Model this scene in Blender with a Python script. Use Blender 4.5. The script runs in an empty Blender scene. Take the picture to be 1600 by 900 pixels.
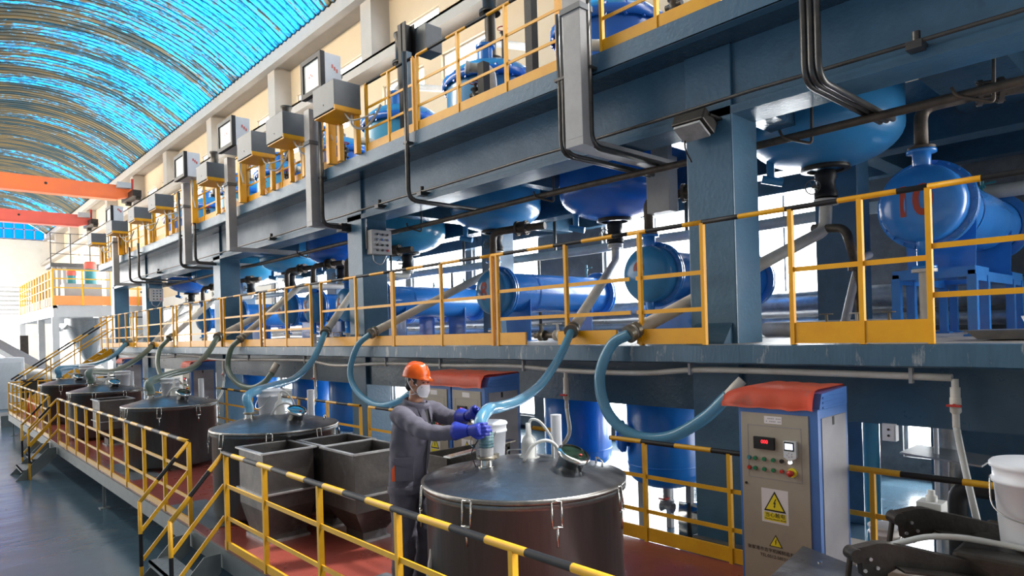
import bpy, bmesh, math, random
from mathutils import Vector, Matrix, noise
random.seed(7)
C = bpy.context.scene.collection
SC = bpy.context.scene
PI = math.pi
R = math.radians
# ------------------------------------------------------------------ camera
CAMZ = 2.6
F = 1027.0
TH = math.atan2(950, 1027)
ROLL = math.atan(.029)
cd = bpy.data.cameras.new('camera'); cam = bpy.data.objects.new('camera', cd); C.objects.link(cam)
cd.sensor_width = 36; cd.lens = F / 1600 * 36
cd.shift_y = 67 / 1600; cd.clip_end = 400; cd.clip_start = .05
cam.matrix_world = (Matrix.Translation((0, 0, CAMZ)) @ Matrix.Rotation(-TH, 4, 'Z') @
                    Matrix.Rotation(PI / 2, 4, 'X') @ Matrix.Rotation(-ROLL, 4, 'Z'))
SC.camera = cam
# ------------------------------------------------------------------ world, sun, exposure
SC.view_settings.view_transform = 'Standard'; SC.view_settings.look = 'None'
SC.view_settings.gamma = 1; SC.view_settings.use_curve_mapping = False
SC.view_settings.exposure = 0.42
W = bpy.data.worlds.new('world'); SC.world = W; W.use_nodes = True
wn = W.node_tree; wn.nodes.clear()
wo = wn.nodes.new('ShaderNodeOutputWorld'); bg = wn.nodes.new('ShaderNodeBackground')
tc = wn.nodes.new('ShaderNodeTexCoord'); sx = wn.nodes.new('ShaderNodeSeparateXYZ')
mr = wn.nodes.new('ShaderNodeMapRange'); mr.inputs[1].default_value = .12; mr.inputs[2].default_value = .5
mr.inputs[3].default_value = .23; mr.inputs[4].default_value = 9
wn.links.new(tc.outputs['Generated'], sx.inputs[0]); my = wn.nodes.new('ShaderNodeMath'); my.operation = 'MULTIPLY'; my.inputs[1].default_value = .26; wn.links.new(sx.outputs['Y'], my.inputs[0])
mx_ = wn.nodes.new('ShaderNodeMath'); mx_.operation = 'MAXIMUM'; wn.links.new(sx.outputs['X'], mx_.inputs[0]); wn.links.new(my.outputs[0], mx_.inputs[1]); wn.links.new(mx_.outputs[0], mr.inputs[0])
wn.links.new(mr.outputs[0], bg.inputs['Strength']); bg.inputs['Color'].default_value = (1, .985, .96, 1)
wn.links.new(bg.outputs[0], wo.inputs[0])
sd = bpy.data.lights.new('sun', 'SUN'); sd.energy = 3.6; sd.angle = R(1); sd.color = (1, .97, .92)
sun = bpy.data.objects.new('sun', sd); C.objects.link(sun); sun.rotation_euler = (R(8), R(24), 0)
# daylight falling in through the back windows beside and under the deck
for y0, y1, z0, z1 in ((4.45, 6.6, 2.75, 5.1), (6.95, 9.8, 2.75, 5.1), (11.9, 14.6, 2.75, 5.1), (14.9, 17.7, 2.75, 5.1), (18, 24.4, 2.75, 5.1), (1, 3.6, .35, 2.15), (4.4, 7, .35, 2.15), (7.6, 10.4, .35, 2.15), (12.2, 19, .35, 2.15)):
    ad = bpy.data.lights.new('window_daylight', 'AREA'); ad.shape = 'RECTANGLE'; ad.size = y1 - y0; ad.size_y = z1 - z0; ad.energy = 11 * PI * (y1 - y0) * (z1 - z0); ad.color = (.88, .95, 1)
    al = bpy.data.objects.new('window_daylight', ad); C.objects.link(al)
    al.matrix_world = Matrix.Translation((12.4, (y0 + y1) / 2, (z0 + z1) / 2)) @ Matrix(((0, 0, 1, 0), (1, 0, 0, 0), (0, 1, 0, 0), (0, 0, 0, 1)))
# added warm fill lamps on the unseen opposite side, to brighten the upper wall
for y, L_ in ((26, 34), (66, 44)):
    ad = bpy.data.lights.new('upper_wall_fill', 'AREA'); ad.shape = 'RECTANGLE'; ad.size = L_; ad.size_y = 2.2; ad.energy = 2900; ad.color = (1, .90, .74)
    al = bpy.data.objects.new('upper_wall_fill', ad); C.objects.link(al); al.location = (-.9, y, 12.6)
    al.matrix_world = Matrix.Translation((-.9, y, 12.6)) @ Matrix(((0, 0, -1, 0), (1, 0, 0, 0), (0, -1, 0, 0), (0, 0, 0, 1)))

# fill lamp added out of view, to whiten the end wall and far hall
ad = bpy.data.lights.new('far_end_fill', 'AREA'); ad.shape = 'RECTANGLE'; ad.size = 34; ad.size_y = 7; ad.energy = 5200; ad.color = (1, .97, .92)
al = bpy.data.objects.new('far_end_fill', ad); C.objects.link(al)
al.matrix_world = Matrix.Translation((-1.2, 70, 5.5)) @ Matrix(((0, 0, -1, 0), (1, 0, 0, 0), (0, -1, 0, 0), (0, 0, 0, 1)))

def pt(px, py, X=None, Y=None, Z=None, d=None):
    """world point on a known plane that the photograph shows at (px, py)"""
    a, b = px - 800, py - 517; c = math.cos(ROLL); s = math.sin(ROLL)
    u, v = a * c - b * s, a * s + b * c
    r = u / F; ray = Vector((r * math.cos(TH) + math.sin(TH), math.cos(TH) - r * math.sin(TH), -v / F))
    if X is not None: t = X / ray.x
    elif Y is not None: t = Y / ray.y
    elif Z is not None: t = (Z - CAMZ) / ray.z
    else: t = d
    return ray * t + Vector((0, 0, CAMZ))

# ------------------------------------------------------------------ materials
def mat(name, c1, c2=None, scale=6, rough=.5, metal=0, bump=0, bscale=30, stretch=(1, 1, 1), contrast=(.35, .65),
        rvar=0, spec=.5, emis=None, estr=0, trans=0, alpha=1, coat=0, dirt=None, dscale=2.5, dthr=(.6, .72)):
    m = bpy.data.materials.new(name); m.use_nodes = True; nt = m.node_tree; N = nt.nodes; L = nt.links
    p = N['Principled BSDF']; p.inputs['Roughness'].default_value = rough; p.inputs['Metallic'].default_value = metal
    p.inputs['Base Color'].default_value = (*c1, 1); p.inputs['Specular IOR Level'].default_value = spec
    p.inputs['Coat Weight'].default_value = coat
    if emis: p.inputs['Emission Color'].default_value = (*emis, 1); p.inputs['Emission Strength'].default_value = estr
    p.inputs['Transmission Weight'].default_value = trans; p.inputs['Alpha'].default_value = alpha
    t = N.new('ShaderNodeTexCoord'); mp = N.new('ShaderNodeMapping'); L.new(t.outputs['Object'], mp.inputs[0]); mp.inputs['Scale'].default_value = stretch
    col = None
    if c2:
        n = N.new('ShaderNodeTexNoise'); n.inputs['Scale'].default_value = scale; n.inputs['Detail'].default_value = 6; n.inputs['Roughness'].default_value = .65
        L.new(mp.outputs[0], n.inputs['Vector'])
        r = N.new('ShaderNodeMapRange'); r.inputs[1].default_value = contrast[0]; r.inputs[2].default_value = contrast[1]; L.new(n.outputs['Fac'], r.inputs[0])
        x = N.new('ShaderNodeMix'); x.data_type = 'RGBA'; x.inputs[6].default_value = (*c1, 1); x.inputs[7].default_value = (*c2, 1)
        L.new(r.outputs[0], x.inputs[0]); col = x.outputs[2]
        if rvar:
            q = N.new('ShaderNodeMapRange'); q.inputs[3].default_value = max(.03, rough - rvar); q.inputs[4].default_value = min(1, rough + rvar)
            L.new(n.outputs['Fac'], q.inputs[0]); L.new(q.outputs[0], p.inputs['Roughness'])
    if dirt:
        n = N.new('ShaderNodeTexNoise'); n.inputs['Scale'].default_value = dscale; n.inputs['Detail'].default_value = 9; n.inputs['Roughness'].default_value = .7
        L.new(mp.outputs[0], n.inputs['Vector'])
        r = N.new('ShaderNodeMapRange'); r.inputs[1].default_value = dthr[0]; r.inputs[2].default_value = dthr[1]; L.new(n.outputs['Fac'], r.inputs[0])
        x = N.new('ShaderNodeMix'); x.data_type = 'RGBA'; x.inputs[7].default_value = (*dirt, 1)
        if col: L.new(col, x.inputs[6])
        else: x.inputs[6].default_value = (*c1, 1)
        L.new(r.outputs[0], x.inputs[0]); col = x.outputs[2]
    if col: L.new(col, p.inputs['Base Color'])
    if bump:
        n = N.new('ShaderNodeTexNoise'); n.inputs['Scale'].default_value = bscale; n.inputs['Detail'].default_value = 4; L.new(mp.outputs[0], n.inputs['Vector'])
        b = N.new('ShaderNodeBump'); b.inputs['Strength'].default_value = bump; b.inputs['Distance'].default_value = .02
        L.new(n.outputs['Fac'], b.inputs['Height']); L.new(b.outputs[0], p.inputs['Normal'])
    return m
M = {}
M['yellow'] = mat('yellow_paint', (.74, .40, .012), (.64, .32, .01), 4, .42, bump=.05, dirt=(.16, .10, .04), dscale=7, dthr=(.68, .76))
M['yellow_strong'] = mat('amber_paint', (.84, .41, .004), (.76, .34, .004), 3, .4, dirt=(.2, .12, .03), dscale=6, dthr=(.68, .78))
M['black'] = mat('black_paint', (.010, .010, .012), (.018, .018, .02), 10, .5, spec=.3)
M['steelblue'] = mat('steel_blue_paint', (.055, .135, .22), (.042, .108, .18), 3, .33, bump=.15, bscale=25, rvar=.12, dirt=(.03, .06, .10), dscale=2, dthr=(.6, .8))
M['deepblue'] = mat('deep_blue_paint', (.035, .09, .15), (.025, .07, .12), 3, .3, bump=.2, bscale=18, rvar=.1)
M['slab'] = mat('slab_edge_paint', (.05, .12, .19), (.035, .09, .15), 4, .4, bump=.12, bscale=22, dirt=(.36, .39, .40), dscale=4, dthr=(.57, .68), stretch=(1, 2.2, .5))
M['deckgrey'] = mat('worn_deck_concrete', (.33, .34, .35), (.22, .21, .21), 3, .55, bump=.2, bscale=20, dirt=(.55, .56, .57), dscale=4)
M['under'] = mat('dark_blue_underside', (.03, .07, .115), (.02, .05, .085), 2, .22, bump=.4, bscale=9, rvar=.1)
M['vessel'] = mat('vessel_blue_enamel', (.04, .24, .50), (.033, .20, .44), 2, .28, coat=.3, bump=.03, bscale=8)
M['vessel2'] = mat('vessel_cobalt_enamel', (.016, .15, .62), (.013, .125, .54), 2, .25, coat=.3, bump=.03, bscale=8)
M['vessel3'] = mat('vessel_teal_enamel', (.04, .32, .55), (.03, .26, .48), 2, .3, coat=.3, bump=.03, bscale=8)
M['cond'] = mat('condenser_blue', (.028, .22, .66), (.022, .18, .58), 3, .25, coat=.35, bump=.03)
M['groundvessel'] = mat('ground_vessel_blue', (.012, .24, .80), (.012, .20, .70), 3, .3, coat=.2)
M['stainless'] = mat('brushed_stainless', (.165, .18, .19), (.105, .115, .12), 5, .34, .72, bump=.05, bscale=60, stretch=(1, 1, .15), rvar=.12)
M['rim'] = mat('rim_steel', (.26, .25, .235), (.17, .165, .16), 12, .3, .85, bump=.1)
M['lid'] = mat('worn_lid_steel', (.20, .215, .24), (.12, .13, .15), 4, .32, .9, bump=.1, bscale=16, rvar=.14, dirt=(.42, .45, .5), dscale=3, dthr=(.58, .75))
M['chrome'] = mat('polished_steel', (.6, .6, .58), (.5, .5, .48), 8, .16, 1)
M['hopper'] = mat('dull_hopper_steel', (.155, .145, .135), (.10, .098, .10), 4, .42, .75, bump=.15, bscale=14, rvar=.12, dirt=(.30, .30, .33), dscale=2.2, dthr=(.57, .72))
M['hopperedge'] = mat('hopper_flange', (.55, .55, .56), (.40, .40, .41), 10, .4, .7)
M['darksteel'] = mat('dark_cast_steel', (.045, .04, .035), (.028, .025, .022), 6, .42, .5, bump=.15)
M['iron'] = mat('brown_iron_pipe', (.11, .085, .065), (.06, .048, .04), 8, .55, .4, bump=.2)
M['conduit'] = mat('dark_conduit', (.06, .06, .062), (.10, .095, .09), 8, .35, .6)
M['pipewhite'] = mat('aged_white_pvc', (.62, .60, .56), (.50, .46, .40), 3, .45, dirt=(.30, .22, .15), dscale=4, dthr=(.66, .78))
M['pipegrey'] = mat('insulated_pipe', (.45, .47, .5), (.3, .31, .33), 6, .3, .6, bump=.4, bscale=14)
M['bucket'] = mat('white_bucket_plastic', (.72, .74, .78), (.66, .68, .73), 3, .38)
M['whitetube'] = mat('white_soft_hose', (.52, .53, .52), (.44, .45, .44), 5, .4)
M['hose'] = mat('translucent_blue_hose', (.15, .37, .52), (.12, .31, .45), 5, .16, trans=0, coat=.6, bump=.1, bscale=40)
M['hosegrey'] = mat('clouded_green_hose', (.20, .25, .24), (.15, .19, .18), 5, .3, coat=.3)
for k in ('hose', 'hosegrey'):      # a thin skin: light passes through it
    nt = M[k].node_tree; p = nt.nodes['Principled BSDF']; o = nt.nodes['Material Output']
    t = nt.nodes.new('ShaderNodeBsdfTranslucent'); t.inputs[0].default_value = (.40, .72, .92, 1) if k == 'hose' else (.5, .65, .55, 1)
    x = nt.nodes.new('ShaderNodeMixShader'); x.inputs[0].default_value = .35
    nt.links.new(p.outputs[0], x.inputs[1]); nt.links.new(t.outputs[0], x.inputs[2]); nt.links.new(x.outputs[0], o.inputs[0])
M['clamp'] = mat('rusty_hose_clamp', (.16, .17, .15), (.25, .2, .14), 20, .4, .6)
M['grey'] = mat('grey_box_paint', (.115, .13, .145), (.095, .108, .122), 3, .45)
M['greylight'] = mat('light_grey_trunking', (.36, .36, .37), (.30, .30, .31), 3, .45)
M['boxwhite'] = mat('white_display_box', (.62, .65, .70), (.56, .59, .64), 4, .4)
M['display'] = mat('pale_display_face', (.52, .56, .54), (.46, .5, .48), 6, .3)
M['cabblue'] = mat('cabinet_blue', (.06, .17, .48), (.05, .15, .42), 4, .38)
M['cabbeige'] = mat('cabinet_beige', (.35, .315, .255), (.31, .28, .23), 3, .45)
M['cabgrey'] = mat('cabinet_side_grey', (.27, .27, .305), (.22, .22, .25), 4, .42, dirt=(.45, .47, .5), dscale=2)
M['redsheet'] = mat('red_rubber_sheet', (.86, .15, .07), (.78, .14, .08), 5, .5, bump=.1, bscale=6, dirt=(.50, .24, .20), dscale=3, dthr=(.55, .75))
M['platform'] = mat('red_epoxy_floor', (.29, .062, .045), (.22, .048, .036), 2, .3, bump=.12, bscale=6, rvar=.12, dirt=(.38, .2, .17), dscale=3, dthr=(.66, .78))
M['platedge'] = mat('platform_edge_grey', (.13, .16, .17), (.10, .12, .125), 4, .5)
M['cream'] = mat('cream_wall_paint', (.66, .54, .38), (.62, .50, .35), 1, .7)
M['creamgrey'] = mat('pale_beam_paint', (.46, .42, .38), (.42, .39, .35), 1.5, .7)
M['whitewall'] = mat('white_wall_paint', (.74, .72, .68), (.68, .66, .62), 1, .7)
M['darkpanel'] = mat('dark_grey_shutter', (.07, .075, .08), (.11, .115, .12), 3, .5, dirt=(.2, .2, .21), dscale=1.2, dthr=(.5, .8))
M['orange'] = mat('orange_crane_paint', (.78, .17, .04), (.70, .15, .05), .8, .45)
M['pink'] = mat('faded_red_crane_paint', (.62, .11, .08), (.55, .10, .08), .8, .45)
M['gantrygrey'] = mat('pale_grey_steel', (.42, .43, .45), (.36, .37, .39), 1, .5)
M['orangesheet'] = mat('orange_kick_sheet', (.85, .24, .05), (.80, .28, .09), 1, .5)
M['signwhite'] = mat('sign_white', (.70, .68, .70), (.66, .64, .66), 8, .4)
M['signyellow'] = mat('sign_yellow', (.80, .68, .03), (.74, .62, .03), 8, .4)
M['ink'] = mat('black_ink', (.015, .013, .012), None, rough=.5)
M['inkgrey'] = mat('grey_ink', (.30, .28, .33), None, rough=.5)
M['redink'] = mat('red_stencil', (.40, .04, .02), (.32, .05, .03), 20, .5)
M['ledred'] = mat('red_led', (.3, 0, 0), None, rough=.4, emis=(1, .02, .03), estr=3)
M['lcd'] = mat('lit_lcd', (.6, .65, .8), None, rough=.3, emis=(.8, .85, 1), estr=1.2)
M['lampwhite'] = mat('lit_white_button', (.8, .8, .8), None, rough=.3, emis=(1, 1, 1), estr=1.2)
M['btngreen'] = mat('green_button', (.01, .20, .08), (.01, .16, .07), 30, .3)
M['btnred'] = mat('red_button', (.5, .03, .02), (.42, .03, .02), 30, .3)
M['teal'] = mat('teal_motor', (.03, .26, .30), (.03, .2, .25), 6, .4)
M['glass'] = mat('clear_pane', (.85, .95, 1), None, rough=.03, alpha=.12)
M['sight'] = mat('sight_glass', (.02, .045, .03), (.01, .015, .012), 25, .05, coat=1)
M['galv'] = mat('galvanised_tray', (.35, .37, .39), (.28, .3, .32), 10, .35, .7)
M['rust'] = mat('rust_brown_stand', (.17, .09, .055), (.12, .07, .05), 6, .6)
M['treadgrey'] = mat('grey_tread', (.20, .235, .26), (.14, .165, .185), 30, .5, .2, bump=.4, bscale=60)
# people
M['skin'] = mat('skin', (.42, .21, .13), (.38, .18, .11), 8, .5)
M['hair'] = mat('black_hair', (.012, .01, .01), (.02, .018, .018), 30, .5)
M['jacket'] = mat('grey_work_cloth', (.105, .10, .135), (.085, .08, .11), 4, .85, bump=.5, bscale=9)
M['glove'] = mat('blue_rubber_glove', (.012, .03, .36), (.010, .022, .28), 8, .45, bump=.2, bscale=25)
M['helmet'] = mat('orange_helmet', (.88, .17, .015), (.84, .15, .012), 4, .22, coat=.5)
M['mask'] = mat('white_cotton_mask', (.76, .76, .82), (.7, .7, .76), 10, .8, bump=.2, bscale=20)
M['shoe'] = mat('black_shoe', (.02, .02, .02), (.03, .03, .03), 10, .5)
M['orangetrim'] = mat('orange_trim', (.75, .10, .02), None, rough=.7)
# factory floor: blue-grey epoxy with soft ripples
def floor_mat():
    m = mat('blue_grey_epoxy_floor', (.075, .135, .185), (.058, .108, .155), .8, .2, bump=0, rvar=.07, dirt=(.17, .20, .22), dscale=1.1, dthr=(.55, .8))
    nt = m.node_tree; N = nt.nodes; L = nt.links; p = N['Principled BSDF']
    t = N.new('ShaderNodeTexCoord'); mp = N.new('ShaderNodeMapping'); mp.inputs['Scale'].default_value = (.5, 1.5, 1); mp.inputs['Rotation'].default_value = (0, 0, .5); L.new(t.outputs['Object'], mp.inputs[0])
    n = N.new('ShaderNodeTexNoise'); n.inputs['Scale'].default_value = 1.5; n.inputs['Detail'].default_value = 3; L.new(mp.outputs[0], n.inputs['Vector'])
    b = N.new('ShaderNodeBump'); b.inputs['Strength'].default_value = .35; b.inputs['Distance'].default_value = .028; L.new(n.outputs['Fac'], b.inputs['Height']); L.new(b.outputs[0], p.inputs['Normal'])
    return m
M['floor'] = floor_mat()
def roof_mat():
    m = bpy.data.materials.new('flaking_translucent_roof'); m.use_nodes = True; nt = m.node_tree; N = nt.nodes; L = nt.links
    N.remove(N['Principled BSDF']); o = N['Material Output']
    uv = N.new('ShaderNodeUVMap'); uv.uv_map = 'UVMap'
    def noi(sc, scale, det=6, rough=.6):
        mp = N.new('ShaderNodeMapping'); mp.inputs['Scale'].default_value = (*sc, 1); L.new(uv.outputs[0], mp.inputs[0])
        n = N.new('ShaderNodeTexNoise'); n.inputs['Scale'].default_value = scale; n.inputs['Detail'].default_value = det; n.inputs['Roughness'].default_value = rough; L.new(mp.outputs[0], n.inputs[0]); return n.outputs['Fac']
    def math_(op, a, b=None, c=None):
        n = N.new('ShaderNodeMath'); n.operation = op
        for i, v in enumerate((a, b, c)):
            if v is None: continue
            if isinstance(v, (int, float)): n.inputs[i].default_value = v
            else: L.new(v, n.inputs[i])
        return n.outputs[0]
    streak = noi((.35, 4.2), 1.0, 5, .6)         # long streaks that follow the arch
    fleck = noi((2.4, 7.), 1.1, 7, .75)
    band = noi((.05, .55), 1.0, 2, .5)           # whole sheets, coated or bare
    sep = N.new('ShaderNodeSeparateXYZ'); L.new(uv.outputs[0], sep.inputs[0])
    side = math_('MULTIPLY', sep.outputs['X'], .010)      # coating has flaked most low on the arch
    yy = math_('MULTIPLY', sep.outputs['Y'], -.0022)
    v = math_('ADD', math_('MULTIPLY', streak, .48), math_('MULTIPLY', fleck, .62))
    v = math_('ADD', v, math_('MULTIPLY', band, .75)); v = math_('ADD', v, side); v = math_('ADD', v, yy)
    r = N.new('ShaderNodeMapRange'); r.inputs[1].default_value = ROOF_T - .04; r.inputs[2].default_value = ROOF_T + .04; L.new(v, r.inputs[0])
    wv = math_('SINE', math_('MULTIPLY', sep.outputs['Y'], 2 * PI / .42))
    rib = N.new('ShaderNodeMapRange'); rib.inputs[1].default_value = .3; rib.inputs[2].default_value = .85; rib.inputs[3].default_value = 1; rib.inputs[4].default_value = .2; L.new(wv, rib.inputs[0])
    tone = N.new('ShaderNodeValToRGB'); tone.color_ramp.elements[0].color = (.0, .035, .15, 1); tone.color_ramp.elements[1].color = (.025, .42, .84, 1)
    tone.color_ramp.elements[0].position = .38; tone.color_ramp.elements[1].position = .62; L.new(fleck, tone.inputs[0])
    coat = N.new('ShaderNodeValToRGB'); coat.color_ramp.elements[0].color = (.022, .036, .042, 1); coat.color_ramp.elements[1].color = (.085, .066, .036, 1)
    coat.color_ramp.elements[0].position = .42; coat.color_ramp.elements[1].position = .6; L.new(noi((.25, 1.6), 1.0, 4, .6), coat.inputs[0])
    mc = N.new('ShaderNodeMix'); mc.data_type = 'RGBA'; L.new(r.outputs[0], mc.inputs[0]); L.new(coat.outputs[0], mc.inputs[6]); L.new(tone.outputs[0], mc.inputs[7])
    mk = N.new('ShaderNodeMix'); mk.data_type = 'RGBA'; mk.blend_type = 'MULTIPLY'; mk.inputs[0].default_value = 1; L.new(mc.outputs[2], mk.inputs[6]); L.new(rib.outputs[0], mk.inputs[7])
    tr = N.new('ShaderNodeBsdfTranslucent'); L.new(mk.outputs[2], tr.inputs[0])
    df = N.new('ShaderNodeBsdfDiffuse'); L.new(coat.outputs[0], df.inputs[0])
    x = N.new('ShaderNodeMixShader'); x.inputs[0].default_value = .78; L.new(df.outputs[0], x.inputs[1]); L.new(tr.outputs[0], x.inputs[2]); L.new(x.outputs[0], o.inputs[0])
    return m
ROOF_T = .975
M['roof'] = roof_mat()

# ------------------------------------------------------------------ mesh helpers
class MB:
    def __init__(s): s.b = bmesh.new(); s.mi = 0; s.smooth = False
    def _f(s, vs, sm=None):
        try: f = s.b.faces.new(vs)
        except ValueError: return
        f.material_index = s.mi; f.smooth = s.smooth if sm is None else sm
        return f
    def box(s, a, b, rot=None, bev=0):
        """axis box between corners a and b (rot = Matrix applied about its centre)"""
        a, b = Vector(a), Vector(b); c = (a + b) / 2; h = (b - a) / 2
        vs = []
        for k in range(8):
            v = Vector((h.x * (1 if k & 1 else -1), h.y * (1 if k & 2 else -1), h.z * (1 if k & 4 else -1)))
            if rot: v = rot @ v
            vs.append(s.b.verts.new(c + v))
        fs = []
        for q in ((0, 2, 3, 1), (4, 5, 7, 6), (0, 1, 5, 4), (2, 6, 7, 3), (0, 4, 6, 2), (1, 3, 7, 5)):
            fs.append(s._f([vs[i] for i in q], False))
        if bev:
            es = list({e for f in fs if f for e in f.edges})
            bmesh.ops.bevel(s.b, geom=es, offset=bev, segments=2, affect='EDGES', profile=.6)
        return s
    def bar(s, p, q, w, h, up=(0, 0, 1)):
        """rectangular bar from p to q, width w (sideways) and h (up)"""
        p, q = Vector(p), Vector(q); d = q - p; L = d.length; d.normalize(); u = Vector(up)
        if abs(d.dot(u)) > .98: u = Vector((0, 1, 0))
        r = d.cross(u).normalized(); u = r.cross(d)
        vs = []
        for e in (p, q):
            for a, b in ((-1, -1), (1, -1), (1, 1), (-1, 1)): vs.append(s.b.verts.new(e + r * a * w / 2 + u * b * h / 2))
        for q_ in ((0, 1, 2, 3), (7, 6, 5, 4), (0, 4, 5, 1), (1, 5, 6, 2), (2, 6, 7, 3), (3, 7, 4, 0)): s._f([vs[i] for i in q_], False)
        return s
    def tube(s, pts, r, seg=12, cap=True, mats=None, flat=1.0, hint=None):
        """swept round tube; r may be a list; mats picks a slot per span"""
        pts = [Vector(p) for p in pts]; n = len(pts)
        rr = r if isinstance(r, (list, tuple)) else [r] * n
        tang = []
        for i in range(n):
            a = pts[max(i - 1, 0)]; b = pts[min(i + 1, n - 1)]; tang.append((b - a).normalized())
        up = Vector(hint) if hint else (Vector((0, 0, 1)) if abs(tang[0].z) < .9 else Vector((0, 1, 0)))
        rings = []; u = None
        for i in range(n):
            t = tang[i]
            if u is None: u = t.cross(up).normalized()
            else: u = (u - t * u.dot(t)).normalized()
            w = t.cross(u)
            rings.append([s.b.verts.new(pts[i] + (u * math.cos(a) * flat + w * math.sin(a)) * rr[i]) for a in [2 * PI * k / seg for k in range(seg)]])
        for i in range(n - 1):
            if mats: s.mi = mats[i]
            for k in range(seg): s._f([rings[i][k], rings[i][(k + 1) % seg], rings[i + 1][(k + 1) % seg], rings[i + 1][k]], True)
        if cap:
            s._f(list(reversed(rings[0])), False); s._f(rings[-1], False)
        return s
    def lathe(s, prof, o=(0, 0, 0), axis=(0, 0, 1), seg=32, sx=1, sy=1, smooth=True):
        """profile [(r, h)...] turned about axis from o"""
        o = Vector(o); q = Vector((0, 0, 1)).rotation_difference(Vector(axis).normalized())
        rings = []
        for (r, h) in prof:
            if r < 1e-5: rings.append([s.b.verts.new(o + q @ Vector((0, 0, h)))])
            else: rings.append([s.b.verts.new(o + q @ Vector((r * math.cos(2 * PI * k / seg) * sx, r * math.sin(2 * PI * k / seg) * sy, h))) for k in range(seg)])
        for A, B in zip(rings, rings[1:]):
            if len(A) == 1 and len(B) == 1: continue
            for k in range(seg):
                if len(A) == 1: s._f([A[0], B[(k + 1) % seg], B[k]][::-1], smooth)
                elif len(B) == 1: s._f([A[k], A[(k + 1) % seg], B[0]], smooth)
                else: s._f([A[k], A[(k + 1) % seg], B[(k + 1) % seg], B[k]], smooth)
        return s
    def cyl(s, p, q, r, seg=16, r2=None):
        p, q = Vector(p), Vector(q); L = (q - p).length; r2 = r if r2 is None else r2
        v0 = len(s.b.faces)
        s.lathe([(0, 0), (r, 0)], p, q - p, seg, smooth=False); s.lathe([(r, 0), (r2, L)], p, q - p, seg); s.lathe([(r2, L), (0, L)], p, q - p, seg, smooth=False)
        return s
    def ell(s, c, r, seg=20, rings=12, rot=None):
        c = Vector(c); r = Vector(r if hasattr(r, '__len__') else (r, r, r)); vs = []
        for i in range(rings + 1):
            a = PI * i / rings
            if i in (0, rings): 
                v = Vector((0, 0, math.cos(a) * r.z)); vs.append([s.b.verts.new(c + (rot @ v if rot else v))]); continue
            row = []
            for k in range(seg):
                v = Vector((math.sin(a) * math.cos(2 * PI * k / seg) * r.x, math.sin(a) * math.sin(2 * PI * k / seg) * r.y, math.cos(a) * r.z))
                row.append(s.b.verts.new(c + (rot @ v if rot else v)))
            vs.append(row)
        for A, B in zip(vs, vs[1:]):
            for k in range(seg):
                if len(A) == 1: s._f([A[0], B[k], B[(k + 1) % seg]], True)
                elif len(B) == 1: s._f([A[k], B[0], A[(k + 1) % seg]], True)
                else: s._f([A[k], B[k], B[(k + 1) % seg], A[(k + 1) % seg]], True)
        return s
    def prism(s, poly, v):
        """polygon of 3-D points pushed along v"""
        v = Vector(v); A = [s.b.verts.new(Vector(p)) for p in poly]; B = [s.b.verts.new(Vector(p) + v) for p in poly]; n = len(poly)
        s._f(list(reversed(A)), False); s._f(B, False)
        for k in range(n): s._f([A[k], A[(k + 1) % n], B[(k + 1) % n], B[k]], False)
        return s
    def loft(s, secs, seg=20):
        """ellipse sections (centre, rx, ry) in level planes"""
        rings = [[s.b.verts.new(Vector(c) + Vector((rx * math.cos(2 * PI * k / seg), ry * math.sin(2 * PI * k / seg), 0))) for k in range(seg)] for c, rx, ry in secs]
        for A, B in zip(rings, rings[1:]):
            for k in range(seg): s._f([A[k], A[(k + 1) % seg], B[(k + 1) % seg], B[k]], True)
        s._f(list(reversed(rings[0]))); s._f(rings[-1])
        return s
    def build(s, name, mats, parent=None, bevel=0, kind=None):
        if not isinstance(mats, (list, tuple)): mats = [mats]
        if bevel:
            es = [e for e in s.b.edges if len(e.link_faces) == 2 and e.calc_face_angle(0) > .6]
            bmesh.ops.bevel(s.b, geom=es, offset=bevel, segments=2, affect='EDGES', profile=.6)
        bmesh.ops.recalc_face_normals(s.b, faces=s.b.faces)
        me = bpy.data.meshes.new(name); 
        if parent is None:
            xs = [v.co for v in s.b.verts]
            mn = Vector([min(v[i] for v in xs) for i in range(3)]); mx = Vector([max(v[i] for v in xs) for i in range(3)])
            base = Vector(((mn.x + mx.x) / 2, (mn.y + mx.y) / 2, mn.z))
        else: base = wl(parent)
        bmesh.ops.translate(s.b, verts=s.b.verts, vec=-base)
        s.b.to_mesh(me); s.b.free()
        for m in mats: me.materials.append(M[m] if isinstance(m, str) else m)
        o = bpy.data.objects.new(name, me); C.objects.link(o)
        if parent is None: o.location = base
        else: o.parent = parent
        if kind: o['kind'] = kind
        return o
def wl(o):
    v = Vector((0, 0, 0))
    while o: v += o.location; o = o.parent
    return v
def thing(name, label, cat, loc=(0, 0, 0), group=None):
    o = bpy.data.objects.new(name, None); C.objects.link(o); o.location = loc; o.empty_display_size = .1
    return tag(o, label, cat, group)
def tag(o, label, cat, group=None):
    o['label'] = label; o['category'] = cat
    if group: o['group'] = group
    return o
def copy_tree(o, parent=None, loc=None):
    c = o.copy(); C.objects.link(c); c.parent = parent
    if loc is not None: c.location = loc
    for ch in [q for q in bpy.data.objects if q.parent == o]: copy_tree(ch, c)
    return c
def lab(o, t): o['label'] = t; return o
def spline(pts, n=8):
    """smooth curve through points"""
    P = [Vector(p) for p in pts]; P = [P[0] * 2 - P[1]] + P + [P[-1] * 2 - P[-2]]; out = []
    for i in range(1, len(P) - 2):
        a, b, c, d = P[i - 1], P[i], P[i + 1], P[i + 2]
        for k in range(n):
            t = k / n
            out.append(.5 * ((2 * b) + (c - a) * t + (2 * a - 5 * b + 4 * c - d) * t * t + (3 * b - a - 3 * c + d) * t ** 3))
    out.append(P[-2]); return out
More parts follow.
